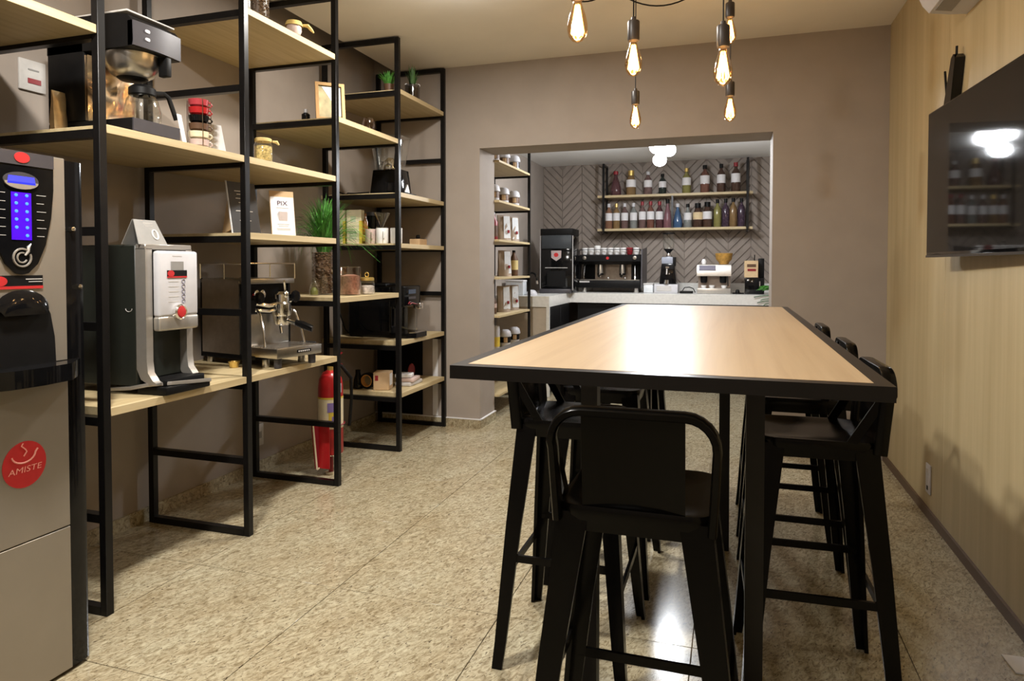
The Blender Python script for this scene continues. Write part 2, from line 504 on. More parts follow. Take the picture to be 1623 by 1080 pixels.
# ================================================================== LEFT SHELVING
PX, RX, TW = -2.0985, -2.65, 0.030
PY = [1.8113 + 0.7389 * k for k in range(-1, 5)]          # six ladder frames; the first is left of the frame
RUNG = [0.015, 0.345, 0.69, 1.025, 1.36, 1.70, 2.04, 2.375, 2.7225]
unit = thing('shelving_unit', 'tall black steel shelving with pale oak boards along the left wall', 'shelves', (PX, PY[1], 0))
def L(x, y, z): return (x - PX, y - PY[1], z)
post_me = MB().box(-TW / 2, TW / 2, -TW / 2, TW / 2, 0, 2.737, bev=0.0015, seg=1).mesh('post', M_BLK)
rung_me = MB().box(RX - PX + TW / 2, -TW / 2, -TW / 2, TW / 2, -TW / 2, TW / 2).mesh('rung', M_BLK)
for k, y in enumerate(PY):
    for x in (PX, RX): put('post', post_me, None, unit, L(x, y, 0))
    for z in RUNG: put('rung', rung_me, None, unit, L(PX, y, z))
SHELVES = [(0, 2.07), (1, 1.735), (1, 0.735), (2, 2.405), (2, 1.735), (2, 1.39), (2, 0.735), (3, 2.07), (3, 1.06),
           (4, 2.405), (4, 1.725), (4, 1.387), (4, 0.735), (4, 0.388)]
for bay, z in SHELVES:
    y0, y1 = PY[bay], PY[bay + 1]
    ymid = (y0 + y1) / 2; h = (y1 - y0) / 2 - 0.001
    put('shelf_board', MB().box(XL + 0.001 - PX, 0.012, -h + TW / 2 + 0.001, h - TW / 2 - 0.001, -0.030, 0, bev=0.001, seg=1), M_SHELF, unit, L(PX, ymid, z))

# ================================================================== TABLE
tab = thing('bar_table', 'long high table with oak laminate top and black steel rim', 'table', (-0.145, 2.55, 0))
TZ = 1.03; TX, TY0, TY1 = 0.418, -1.24, 1.14
put('tabletop', MB().box(-TX + 0.03, TX - 0.03, TY0 + 0.03, TY1 - 0.03, TZ - 0.022, TZ + 0.0005), M_TOP, tab)
rim = MB()
rim.box(-TX, -TX + 0.0295, TY0, TY1, TZ - 0.028, TZ); rim.box(TX - 0.0295, TX, TY0, TY1, TZ - 0.028, TZ)
rim.box(-TX + 0.0295, TX - 0.0295, TY0, TY0 + 0.0295, TZ - 0.028, TZ); rim.box(-TX + 0.0295, TX - 0.0295, TY1 - 0.0295, TY1, TZ - 0.028, TZ)
put('rim', rim, M_TSTEEL, tab)
for x, y in ((-0.215, -0.75), (0.205, -0.75), (-0.215, 0.52), (0.122, 0.52)):
    put('leg', MB().box(x - 0.022, x + 0.022, y - 0.022, y + 0.022, 0, TZ - 0.05), M_TSTEEL, tab)
for y in (-0.75, 0.52):
    put('apron', MB().box(-0.30, 0.30, y - 0.02, y + 0.02, TZ - 0.055, TZ - 0.0285), M_TSTEEL, tab)

# ================================================================== STOOLS
def make_stool(loc, rz, label):
    t = thing('bar_stool', label, 'stool', loc, rz, 'black metal bar stools round the table')
    SH, SZ = 0.156, 0.76
    # seat: rounded pan with a dished top and a turned-down skirt
    s = MB(); rings = []
    for w, z in ((0.296, 0.708), (0.304, 0.735), (0.312, 0.752), (0.306, 0.7605), (0.285, 0.7605), (0.24, 0.754), (0.12, 0.751)):
        rings.append([s.bm.verts.new((p[0], p[1], z)) for p in rrect(w, w, min(0.045, w * 0.3), 5)])
    for A, B in zip(rings, rings[1:]):
        n = len(A)
        for i in range(n): s._face([A[i], A[(i + 1) % n], B[(i + 1) % n], B[i]], 0)
    s._face(rings[-1], 0)
    put('seat', s, M_STOOL, t)
    # four tapered angle legs
    for sx in (-1, 1):
        for sy in (-1, 1):
            l = MB(); prev = None
            for f, z, wd in ((0.0, 0.745, 0.062), (0.45, 0.43, 0.048), (0.88, 0.08, 0.036), (1.0, 0.0, 0.032)):
                ox = sx * (0.150 + (0.232 - 0.150) * f); oy = sy * (0.150 + (0.207 - 0.150) * f)
                th = 0.012
                poly = [(0, 0), (wd, 0), (wd, th), (th, th), (th, wd), (0, wd)]
                ring = [l.bm.verts.new((ox - sx * a, oy - sy * b, z)) for a, b in poly]
                if prev:
                    for i in range(6): l._face([prev[i], prev[(i + 1) % 6], ring[(i + 1) % 6], ring[i]], 0)
                else: l._face(ring, 0)
                prev = ring
            l._face(prev, 0)
            lo = put('leg', l, M_STOOL, t)
    # footrests: flat bars between the legs, two heights
    def at(z, sx, sy):
        f = 1 - z / 0.745
        return (sx * (0.144 + 0.082 * f), sy * (0.144 + 0.057 * f), z)
    for sx in (-1, 1):
        put('footrest', MB().bar(at(0.335, sx, -1), at(0.335, sx, 1), 0.010, 0.022), M_STOOL, t)
    for sy in (-1, 1):
        put('footrest', MB().bar(at(0.27, -1, sy), at(0.27, 1, sy), 0.010, 0.022), M_STOOL, t)
    # low back: bent rail, sheet splat and two braces
    yb = lambda z: -0.150 - 0.020 * max(0, (z - 0.74)) / 0.22
    pts = [(-0.150, yb(0.73), 0.73), (-0.154, yb(0.80), 0.80), (-0.158, yb(0.88), 0.88)]
    for i in range(7):
        a = PI - (PI / 2) * i / 6
        pts.append((-0.099 + 0.060 * math.cos(a), yb(0.955), 0.895 + 0.060 * math.sin(a)))
    pts += [(-x, y, z) for x, y, z in pts[::-1]]
    put('back_rail', MB().tube(pts, 0.013, 10, flat=(0.018, 0.036)), M_STOOL, t)
    sp = MB(); nz = 5
    cols = [[sp.bm.verts.new((x, yb(0.74 + 0.215 * j / nz) + 0.012 * (1 - (x / 0.1) ** 2) + dy, 0.745 + 0.21 * j / nz)) for j in range(nz + 1)] for dy in (0, 0.005) for x in (-0.1, -0.05, 0, 0.05, 0.1)]
    for side in (0, 5):
        for i in range(4):
            for j in range(nz): sp._face([cols[side + i][j], cols[side + i + 1][j], cols[side + i + 1][j + 1], cols[side + i][j + 1]], 0)
    for i in range(4):
        for j in (0, nz): sp._face([cols[i][j], cols[i + 1][j], cols[i + 6][j], cols[i + 5][j]], 0)
    for i in (0, 4):
        for j in range(nz): sp._face([cols[i][j], cols[i][j + 1], cols[i + 5][j + 1], cols[i + 5][j]], 0)
    put('splat', sp, M_STOOL, t)
    for sx in (-1, 1):
        put('brace', MB().bar((sx * 0.156, yb(0.90), 0.90), (sx * 0.150, -0.075, 0.748), 0.007, 0.024), M_STOOL, t)
    return t
G_ST = 'black metal bar stools round the table'
st0 = make_stool((-0.18, 1.47, 0), 0.0, 'black metal bar stool at the near end of the table, back to the viewer')
for x, y, rz, lab in ((-0.485, 2.16, -PI / 2, 'nearest black metal bar stool on the left side of the table'),
                      (-0.487, 2.735, -PI / 2, 'second black metal bar stool along the left side of the table'),
                      (-0.487, 3.39, -PI / 2, 'farthest black metal bar stool on the left side of the table'),
                      (0.228, 2.165, PI / 2 + 0.04, 'nearest black metal bar stool between the table and the oak wall'),
                      (0.237, 2.77, PI / 2, 'middle black metal bar stool between the table and the oak wall'),
                      (0.237, 3.46, PI / 2, 'farthest black metal bar stool between the table and the oak wall')):
    dup(st0, (x, y, 0), rz, lab, G_ST)

# ================================================================== PENDANT LAMPS
def pendant(i, x, y, z, lab, s=1.0):
    t = thing('pendant_lamp', lab, 'lamp', (x, y, ZC), 0, 'bare filament bulbs hanging over the table')
    dz = z - ZC                                      # bulb centre
    put('cord', MB().cyl((0, 0, dz + 0.13), (0, 0, 0), 0.0028, n=6), M_BLKM, t)
    so = MB().lathe([(0.0, dz + 0.147), (0.008, dz + 0.147), (0.010, dz + 0.135), (0.021, dz + 0.132), (0.0225, dz + 0.128), (0.0225, dz + 0.066), (0.020, dz + 0.060), (0, dz + 0.060)], n=18)
    put('socket', so, M_GREY if i in () else mat('dark socket', (0.035, 0.028, 0.025), 0.4), t)
    prof = [(0.0125, 0.066), (0.0135, 0.050), (0.018, 0.034), (0.026, 0.010), (0.0315, -0.016), (0.0315, -0.034), (0.027, -0.052), (0.017, -0.065), (0.006, -0.071), (0, -0.072)]
    bulb = put('bulb', MB().lathe([(r, zz + dz) for r, zz in prof], n=20), M_GLASSB, t)
    fl = MB()
    for k in range(6):
        a = 2 * PI * k / 6; b = a + 0.5
        fl.tube([(0.006 * math.cos(a), 0.006 * math.sin(a), dz + 0.045), (0.020 * math.cos(a), 0.020 * math.sin(a), dz - 0.042),
                 (0.017 * math.cos(b), 0.017 * math.sin(b), dz - 0.050), (0.007 * math.cos(b), 0.007 * math.sin(b), dz + 0.03)], 0.0024, 5)
    put('filament', fl, M_FIL, bulb)
    point('bulb_light', (x, y, z - 0.01), BULB_POWER, BULB_COL, 0.022)
    return t
for i, (x, y, z, lab) in enumerate((
        (-0.461, 2.08, 2.004, 'leftmost filament bulb lamp, cut by the top of the picture'),
        (-0.351, 2.537, 2.010, 'filament bulb lamp hanging second from the left, the upper one of two'),
        (-0.507, 3.75, 2.060, 'small distant filament bulb lamp hanging below the second one from the left'),
        (-0.033, 2.427, 1.922, 'big bright filament bulb lamp on the right, nearest of three'),
        (-0.017, 3.60, 2.425, 'highest filament bulb lamp, half hidden behind the big bright one on the right'),
        (-0.014, 3.70, 2.056, 'lowest small filament bulb lamp on the right, under the big bright one'))):
    pendant(i, x, y, z, lab)
def sag(a, b, d, n=14):
    a = Vector(a); b = Vector(b)
    return [a.lerp(b, i / n) - Vector((0, 0, d * 4 * (i / n) * (1 - i / n))) for i in range(n + 1)]
def cable(a, b, d, lab):
    tag(put('swag_cable', MB().tube(sag(a, b, d), 0.004, 6), M_BLKM), lab, 'cable')
cable((-0.62, 3.72, 2.743), (-0.09, 3.72, 2.743), 0.115, 'black lamp cable swagging between two cords below the ceiling')
cable((-0.92, 3.60, 2.743), (-0.63, 3.70, 2.743), 0.07, 'short black lamp cable swagging above the leftmost bulb')

# ================================================================== RIGHT WALL: TV, ROUTER, AIR CONDITIONER, SOCKET
tv = thing('television', 'large black flat television on the oak panelled wall', 'television', (0.868, 2.905, 1.598), PI / 2 + PI + math.radians(3.0))
tw, th_ = 1.17, 0.645
# local: screen faces -y, x across
put('housing', MB().box(-tw / 2, tw / 2, 0.0, 0.03, -th_ / 2, th_ / 2, bev=0.004, seg=2), M_BLKG, tv)
put('screen', MB().box(-tw / 2 + 0.008, tw / 2 - 0.008, -0.0015, 0.001, -th_ / 2 + 0.022, th_ / 2 - 0.008), M_TV, tv)
put('bottom_trim', MB().box(-tw / 2 + 0.002, tw / 2 - 0.002, -0.003, 0.004, -th_ / 2, -th_ / 2 + 0.010), mat('dark bronze trim', (0.10, 0.085, 0.07), 0.25, metal=0.7), tv)
put('wall_bracket', MB().box(-0.1, 0.1, 0.03, 0.042, -0.10, 0.10), M_BLKM, tv)

ro = thing('router', 'slim black router with antennas on the wall behind the television top', 'router', (0.915, 3.42, 1.96), -PI / 2)
put('casing', MB().prism([(-0.075, -0.02), (0.03, -0.02), (0.085, 0.165), (0.06, 0.185), (0.03, 0.175)], 'y', -0.02, 0.018), M_BLKG, ro)
put('antenna', MB().cyl((-0.075, -0.005, 0.02), (-0.11, -0.005, 0.155), 0.005, n=8), M_BLKM, ro)
put('antenna', MB().cyl((0.05, -0.005, 0.15), (0.055, -0.005, 0.22), 0.005, n=8), M_BLKM, ro)

ac = thing('air_conditioner', 'white wall mounted air conditioner at the top right corner', 'air conditioner', (XR, 2.88, 2.30), -PI / 2)
# local x = -world y ; local -y = -world x (into the room)
pf = [(0, 0), (-0.065, 0.006), (-0.14, 0.018), (-0.165, 0.05), (-0.195, 0.12), (-0.20, 0.25), (-0.18, 0.28), (0, 0.28)]
put('housing', MB().prism(pf, 'x', -0.45, 0.45), M_WHITE, ac)
put('outlet_flap', MB().raw([(-0.40, -0.070, 0.002), (0.42, -0.070, 0.002), (0.42, -0.13, 0.012), (-0.40, -0.13, 0.012), (-0.40, -0.070, 0.012), (0.42, -0.070, 0.012), (0.42, -0.13, 0.022), (-0.40, -0.13, 0.022)],
                            [(0, 1, 2, 3), (7, 6, 5, 4), (0, 4, 5, 1), (1, 5, 6, 2), (2, 6, 7, 3), (3, 7, 4, 0)]), M_GREY, ac)

def socket_plate(name, lab, loc, rz, w=0.07, h=0.115, m=None, parts=None):
    t = thing(name, lab, 'socket', loc, rz)
    put('plate', MB().box(-w / 2, w / 2, -0.008, 0, -h / 2, h / 2, bev=0.003, seg=2), m or M_WHITE, t)
    return t
s = socket_plate('wall_socket', 'white wall socket low on the oak panelled wall', (XR, 3.775, 0.19), -PI / 2, 0.072, 0.145)
put('outlet', MB().box(-0.012, 0.012, -0.0095, -0.008, 0.02, 0.05), M_LGREY, s)
put('outlet', MB().box(-0.01, 0.01, -0.0095, -0.008, -0.055, -0.035), M_BLKM, s)
s = socket_plate('wall_socket', 'pale socket plate on the left wall behind the shelf posts', (XL, 3.38, 0.22), PI / 2, 0.07, 0.13, M_LGREY)
put('outlet', MB().box(-0.015, 0.015, -0.0095, -0.008, -0.02, 0.02), M_GREY, s)
s = thing('alarm_plate', 'grey wall plate with a red strip at the upper left', 'switch', (XL, 2.02, 2.005), PI / 2)
put('plate', MB().box(-0.055, 0.055, -0.012, 0, -0.062, 0.062, bev=0.004, seg=2), M_LGREY, s)
put('button', MB().box(-0.022, 0.032, -0.0145, -0.012, -0.032, -0.012), M_DRED, s)
put('slot', MB().box(-0.02, 0.025, -0.0135, -0.012, 0.02, 0.026), M_GREY, s)

# ================================================================== LEFT SHELF CONTENTS  (local: front -y = room, x right, rz = 90 deg)
Q = PI / 2
# ---- vending machine
vm = thing('coffee_vending_machine', 'tall silver and black coffee vending machine at the left edge', 'coffee machine', (-1.905, 1.386, 0), Q)
HW = 0.137
put('cabinet', MB().box(-0.205, 0.205, 0.03, 0.60, 0.0, 1.545, bev=0.012, seg=2), M_BLKM, vm)
for sx in (-1, 1):
    poly = [(sx * HW, 0.003), (sx * (HW + 0.045), 0.004), (sx * (HW + 0.062), 0.010), (sx * (HW + 0.070), 0.024), (sx * (HW + 0.070), 0.06), (sx * HW, 0.06)]
    put('corner_trim', MB().prism(poly if sx > 0 else poly[::-1], 'z', 0.012, 1.555), M_BLKG, vm)
door = put('lower_door', MB().box(-HW, HW, 0, 0.03, 0.452, 0.905, bev=0.002, seg=1), M_SILP, vm)
put('base_panel', MB().box(-HW, HW, 0, 0.03, 0.012, 0.449, bev=0.002, seg=1), M_SILP, vm)
up = MB(); up.box(-HW, HW, 0, 0.03, 0.955, 1.56, bev=0.002, seg=1)
upper = put('upper_door', up, M_SILP, vm)
# round sticker with cup and name
stk = put('sticker', MB().prism(ell(0.063, 0.066, 32, 0.0, 0.675), 'y', -0.001, 0.002), M_RED, vm, label='round red sticker')
text_mesh('lettering', 'AMISTE', 0.0235, M_PINK, stk, 0.0, -0.0016, 0.660, shear=0.15, sx=1.25)
cupm = MB().tube([(0.034 * math.cos(a) - 0.003, -0.0013, 0.706 + 0.026 * math.sin(a)) for a in [PI + 0.15 + (PI - 0.2) * i / 10 for i in range(11)]] + [(0.038, -0.0013, 0.713)], 0.0025, 5)
cupm.tube([(-0.004, -0.0013, 0.736), (-0.009, -0.0013, 0.729), (0.002, -0.0013, 0.718), (0.006, -0.0013, 0.711), (-0.003, -0.0013, 0.699)], 0.002, 5)
put('cup_mark', cupm, M_PINK, stk)
# control panel: dark shield, blue display and keypad
sh = [(-0.097, 1.558), (-0.096, 1.46), (-0.088, 1.38), (-0.070, 1.30), (-0.046, 1.245), (-0.018, 1.218), (0.0, 1.214), (0.018, 1.218), (0.046, 1.245), (0.070, 1.30), (0.088, 1.38), (0.096, 1.46), (0.097, 1.558)]
pan = put('control_panel', MB().prism(sh, 'y', -0.006, 0.004), M_BLKG, vm, label='dark shield shaped control panel')
put('top_band', MB().box(-0.097, 0.097, -0.008, -0.0055, 1.522, 1.560), M_GUN, pan)
bd = put('badge', MB().prism(ell(0.022, 0.015, 24, 0.003, 1.543), 'y', -0.0095, -0.0075), M_RED, pan, label='red oval badge')
put('display_rim', MB().prism(ell(0.050, 0.024, 28, 0.0, 1.478), 'y', -0.0085, -0.005), M_GUN, pan)
put('display_lip', MB().prism([(0.048 * math.cos(a), 1.474 + 0.020 * math.sin(a)) for a in [PI + PI * i / 12 for i in range(13)]], 'y', -0.0105, -0.005), M_SIL, pan)
put('display', MB().prism([(-0.040, 1.468), (0.040, 1.468), (0.036, 1.490), (-0.036, 1.490)], 'y', -0.0105, -0.009), M_BLUEE, pan, label='lit blue display')
put('keypad', MB().box(-0.028, 0.028, -0.0075, -0.0055, 1.312, 1.445), M_BLUEK, pan, label='lit violet keypad')
for r in range(6):
    for x in (-0.015, 0.015):
        if r == 5 and x < 0: continue
        put('key', MB().lathe([(0.0, -0.010), (0.0042, -0.0095), (0.0046, -0.0075)], (x, 0, 1.437 - r * 0.0225), 10, ax='y'), M_BLUED, pan)
ln = MB()
for r in range(6):
    z = 1.441 - r * 0.0235
    ln.box(0.044, 0.066 if r % 2 else 0.072, -0.0068, -0.0058, z - 0.0007, z + 0.0007); ln.box(-0.072, -0.044, -0.0068, -0.0058, z - 0.0007, z + 0.0007)
put('key_captions', ln, M_LGREY, pan, kind='stuff')
lg = MB().tube([(0.025 * math.cos(a), -0.0068, 1.262 + 0.025 * math.sin(a)) for a in [0.9 + (2 * PI - 0.5) * i / 20 for i in range(21)]], 0.003, 5)
lg.tube([(0.014 * math.cos(a), -0.0068, 1.262 + 0.014 * math.sin(a)) for a in [1.2 + 4.6 * i / 14 for i in range(15)]], 0.0025, 5)
lg.tube([(0.008, -0.0068, 1.268), (0.017, -0.0068, 1.280), (0.018, -0.0068, 1.291), (0.026, -0.0068, 1.302)], [0.003, 0.005, 0.005, 0.001], 5)
put('cup_emblem', lg, M_SIL, pan)
# name strip
ns = put('name_strip', MB().box(-0.11, 0.062, -0.002, 0.001, 1.180, 1.212), M_BLKM, upper)
put('strip_edge', MB().box(-0.11, 0.062, -0.003, -0.0015, 1.174, 1.182), M_RED, upper)
put('strip_badge', MB().prism(ell(0.022, 0.014, 20, -0.062, 1.196), 'y', -0.0035, -0.0015), M_RED, upper)
put('strip_line', MB().box(0.012, 0.06, -0.003, -0.0018, 1.200, 1.2025).box(0.02, 0.06, -0.003, -0.0018, 1.193, 1.195), M_LGREY, upper)
# dispensing niche with glossy hood, and the projecting shelf
nich = [(-0.097, 0.955), (-0.094, 1.03), (-0.082, 1.10), (-0.060, 1.145), (-0.028, 1.167), (0, 1.171), (0.028, 1.167), (0.060, 1.145), (0.082, 1.10), (0.094, 1.03), (0.097, 0.955)]
put('dispensing_niche', MB().prism(nich, 'y', -0.004, 0.004), M_BLKM, vm)
hood = MB()
arc = [(math.cos(PI * i / 12), math.sin(PI * i / 12)) for i in range(13)]
A = [hood.bm.verts.new((0.078 * c, -0.004, 1.118 + 0.053 * s)) for c, s in arc]
B = [hood.bm.verts.new((0.068 * c, -0.016, 1.112 + 0.040 * s)) for c, s in arc]
C2 = [hood.bm.verts.new((0.060 * c, -0.019, 1.100 + 0.018 * s)) for c, s in arc]
for P_, R_ in ((A, B), (B, C2)):
    for i in range(12): hood._face([P_[i], P_[i + 1], R_[i + 1], R_[i]], 0)
hood._face(C2, 0)
put('niche_hood', hood, M_BLKG, vm)
tr = MB()
prof = [(-HW - 0.02, 0.02), (-HW - 0.01, -0.035), (-0.09, -0.075), (0, -0.085), (0.09, -0.075), (HW + 0.005, -0.03), (HW + 0.04, 0.0), (HW + 0.06, 0.03)]
tr.prism(prof, 'z', 0.905, 0.955)
put('drip_tray', tr, M_BLKG, vm)
for z, x in ((1.35, 0.020), (1.175, 0.040)):
    put('lock', MB().lathe([(0, -0.010), (0.007, -0.008), (0.009, 0.012)], (HW + x, 0.0, z), 14, ax='y'), M_CHROME, vm)

# ---- coffee brewer on the upper shelf
br = thing('filter_coffee_brewer', 'black filter coffee brewer with steel basket on the upper left shelf', 'coffee maker', (-2.09, 2.055, 1.736), Q)
put('base', MB().box(-0.112, 0.112, 0.004, 0.42, 0.0, 0.05, bev=0.006, seg=2), M_BLKM, br)
put('base_fascia', MB().box(-0.110, 0.110, 0.0, 0.006, 0.002, 0.048), M_GUN, br)
put('tower', MB().box(-0.112, 0.112, 0.235, 0.42, 0.05, 0.44, bev=0.006, seg=2), M_BLKM, br)
hd = MB()
hp = [(0.0, 0.31), (-0.004, 0.33), (-0.002, 0.40), (0.02, 0.425), (0.10, 0.438), (0.42, 0.44), (0.42, 0.31)]
hd.prism(hp, 'x', -0.112, 0.112)
hdf = MB().prism([(-0.112, -0.0065), (-0.06, -0.013), (0, -0.016), (0.06, -0.013), (0.112, -0.0065), (0.112, 0.02), (-0.112, 0.02)], 'z', 0.312, 0.402)
hdo = put('head', hd, M_BLKM, br)
hdo = put('head_fascia', hdf, M_GUN, br, label='grey front of the head')
put('head_lid', MB().box(-0.112, 0.112, 0.022, 0.40, 0.4385, 0.4455, bev=0.002, seg=1), M_LGREY, br)  # lid paler than the head: its top highlight is put into the colour
for z in (0.375, 0.345):
    put('button', MB().prism(rrect(0.020, 0.012, 0.005, 3, -0.055, z), 'y', -0.016, -0.010), M_WHITE, hdo)
text_mesh('badge', 'filter', 0.016, M_LGREY, hdo, 0.07, -0.0135, 0.348, sx=1.0) if False else None
put('brew_basket', MB().lathe([(0.055, 0.225), (0.075, 0.237), (0.094, 0.27), (0.098, 0.309), (0.090, 0.309)], (-0.005, 0.115, 0), 28), M_STEEL, br)
put('basket_spout', MB().lathe([(0, 0.215), (0.045, 0.217), (0.056, 0.226), (0, 0.228)], (-0.005, 0.115, 0), 20), M_BLKM, br)
put('basket_handle', MB().box(0.035, 0.060, -0.012, 0.03, 0.235, 0.308, bev=0.004), M_BLKM, br)
cr = MB(); r = random.Random(6); NG = 9
FG = [[cr.bm.verts.new((-0.108 + 0.216 * i / NG, 0.222 + (r.uniform(-0.012, 0.008) if 0 < i < NG else 0), 0.052 + 0.245 * j / NG)) for i in range(NG + 1)] for j in range(NG + 1)]
for j in range(NG):
    for i in range(NG): cr._face([FG[j][i], FG[j][i + 1], FG[j + 1][i + 1], FG[j + 1][i]], 0)
cr.box(-0.108, 0.108, 0.2305, 0.2345, 0.052, 0.297)
put('backplate', cr, mat('crumpled copper foil', (0.95, 0.70, 0.47), 0.20, metal=0.95, var=0.15, scale=14), br, label='crumpled foil backplate with warm reflections')
cf = thing('glass_carafe', 'glass coffee carafe with black collar on the brewer base', 'carafe', (-2.185, 2.075, 1.786), Q)
put('bowl', MB().lathe([(0, 0.0), (0.060, 0.0), (0.066, 0.01), (0.067, 0.05), (0.056, 0.095), (0.042, 0.118), (0.044, 0.128)], n=26), M_GLASS, cf)
put('collar', MB().lathe([(0.045, 0.112), (0.049, 0.116), (0.048, 0.14), (0.034, 0.152), (0, 0.152)], n=22), M_BLKM, cf)
put('handle', MB().tube([(0.045, -0.01, 0.133), (0.085, -0.02, 0.140), (0.105, -0.025, 0.128), (0.122, -0.028, 0.085), (0.138, -0.03, 0.045)], 0.008, 8, flat=(0.012, 0.018)), M_BLKM, cf)
fb = thing('foil_coffee_bag', 'crumpled gold foil bag standing beside the brewer base', 'bag', (-2.42, 1.915, 1.736), Q)
def pouch(w, h, d, seed):
    r = random.Random(seed); mb = MB(); nx, nz = 6, 7; F = []; Bk = []
    for j in range(nz + 1):
        v = j / nz; th = d * (1 - v) ** 0.7 * 0.5 + 0.003
        F.append([mb.bm.verts.new((w * (i / nx - 0.5) * (1 - 0.06 * math.sin(PI * v)), -th * (0.35 + 0.65 * math.sin(PI * (0.08 + 0.84 * i / nx))) + r.uniform(-1, 1) * d * 0.06, h * v)) for i in range(nx + 1)])
        Bk.append([mb.bm.verts.new((w * (i / nx - 0.5) * (1 - 0.06 * math.sin(PI * v)), th * (0.35 + 0.65 * math.sin(PI * (0.08 + 0.84 * i / nx))) + r.uniform(-1, 1) * d * 0.05, h * v)) for i in range(nx + 1)])
    for j in range(nz):
        for i in range(nx):
            mb._face([F[j][i], F[j][i + 1], F[j + 1][i + 1], F[j + 1][i]], 0); mb._face([Bk[j][i + 1], Bk[j][i], Bk[j + 1][i], Bk[j + 1][i + 1]], 0)
        mb._face([F[j][0], F[j + 1][0], Bk[j + 1][0], Bk[j][0]], 0); mb._face([F[j][nx], Bk[j][nx], Bk[j + 1][nx], F[j + 1][nx]], 0)
    mb._face([*F[0], *Bk[0][::-1]], 0); mb._face([*F[nz], *Bk[nz][::-1]], 0)
    return mb
put('pouch', pouch(0.055, 0.16, 0.05, 3), M_GOLD, fb)

# ---- stacked cups in a rack with a white card behind
M_CUPR = mat('dull red ceramic', (0.36, 0.04, 0.05), 0.3)
cups = [('red', M_CUPR, 'topmost red cup of the stack on the upper shelf'), ('red', M_REDM, 'red cup second from the top of the cup stack'), ('black', M_BLKG, 'black cup in the middle of the cup stack'),
        ('brown', M_BROWN, 'brown cup below the black one in the cup stack'), ('cream', M_CREAM, 'cream cup second from the bottom of the cup stack'), ('cream', M_PINKC, 'lowest pale cup of the cup stack')]
rk = thing('cup_rack', 'thin wire rack holding a stack of coloured cups', 'rack', (-2.145, 2.325, 1.736), Q)
wire = MB()
for a in (0.3, 1.2, 2.0, 2.9, 4.2, 5.4):
    wire.cyl((0.047 * math.cos(a), 0.047 * math.sin(a), 0.0), (0.047 * math.cos(a), 0.047 * math.sin(a), 0.20), 0.0014, n=5)
put('wires', wire, M_CHROME, rk)
put('foot', MB().tube([(0.047 * math.cos(2 * PI * i / 20), 0.047 * math.sin(2 * PI * i / 20), 0.002) for i in range(20)], 0.002, 5, closed=True), M_CHROME, rk)
for k, (c, m, lab) in enumerate(cups):
    z = 1.738 + (5 - k) * 0.0335
    t = thing('espresso_cup', lab, 'cup', (-2.145, 2.325, z), Q - 0.4, 'cups stacked in the wire rack')
    put('bowl', MB().lathe([(0, 0), (0.026, 0.0), (0.036, 0.008), (0.040, 0.032), (0.037, 0.032), (0.033, 0.010), (0, 0.006)], n=20), m, t)
    put('handle', MB().tube([(0.034, 0, 0.027), (0.050, 0, 0.027), (0.057, 0, 0.018), (0.050, 0, 0.009), (0.034, 0, 0.010)], 0.0035, 6), m, t)
cd = thing('white_card', 'white folded card behind the cup stack', 'card', (-2.185, 2.425, 1.736), math.radians(58))
put('leaf', MB().raw([(-0.055, 0, 0), (0.075, 0, 0), (0.062, 0.03, 0.13), (-0.055, 0.03, 0.13), (-0.055, 0.003, 0), (0.075, 0.003, 0), (0.062, 0.033, 0.13), (-0.055, 0.033, 0.13)],
                     [(0, 1, 2, 3), (7, 6, 5, 4), (0, 4, 5, 1), (1, 5, 6, 2), (2, 6, 7, 3), (3, 7, 4, 0)]), M_PAPER, cd)
cd2 = thing('white_tag', 'narrow white card between the brewer base and the cup stack', 'card', (-2.125, 2.225, 1.736), Q)
put('leaf', MB().raw([(-0.008, 0, 0), (0.012, 0, 0), (0.004, 0.02, 0.12), (-0.018, 0.02, 0.12), (-0.008, 0.003, 0), (0.012, 0.003, 0), (0.004, 0.023, 0.12), (-0.018, 0.023, 0.12)],
                     [(0, 1, 2, 3), (7, 6, 5, 4), (0, 4, 5, 1), (1, 5, 6, 2), (2, 6, 7, 3), (3, 7, 4, 0)]), M_PAPER, cd2)

# ---- white and dark dispenser on the low shelf
wm = thing('coffee_dispenser', 'white fronted coffee dispenser with dark side panels on the low shelf', 'coffee machine', (-2.15, 2.163, 0.736), Q)
bw = 0.118
put('body', MB().box(-bw, bw, 0.05, 0.43, 0.03, 0.585, bev=0.004, seg=1), M_GREENB, wm)
fr = MB()
fr.box(-bw, bw, 0.0, 0.05, 0.565, 0.588, bev=0.003, seg=1)
for sx in (-1, 1):
    x0, x1 = (-bw, -bw + 0.032) if sx < 0 else (bw - 0.032, bw)
    pf = [(0.0, 0.57), (0.0, 0.13), (-0.006, 0.085), (-0.030, 0.055), (-0.045, 0.048), (-0.045, 0.040), (-0.01, 0.040), (0.03, 0.06), (0.05, 0.10), (0.05, 0.57)]
    fr.prism(pf, 'x', x0, x1)
put('front_frame', fr, M_SIL, wm)
ff = put('front_panel', MB().box(-bw + 0.030, bw - 0.001, -0.035, 0.0, 0.30, 0.562, bev=0.012, seg=3), M_WHITE, wm)
put('lower_panel', MB().box(-bw + 0.030, bw - 0.001, -0.035, 0.0, 0.245, 0.304, bev=0.010, seg=3), M_SIL, wm)
put('niche_back', MB().box(-bw + 0.032, bw - 0.032, 0.035, 0.052, 0.06, 0.25), M_GREENB, wm)
put('display', MB().box(-0.028, 0.035, -0.0372, -0.0345, 0.482, 0.520), M_GREY, ff)
put('name_strip', MB().box(-0.048, 0.052, -0.0375, -0.0345, 0.460, 0.485), M_BLKM, ff)
put('strip_edge', MB().box(-0.048, 0.052, -0.0379, -0.0345, 0.455, 0.461), M_RED, ff)
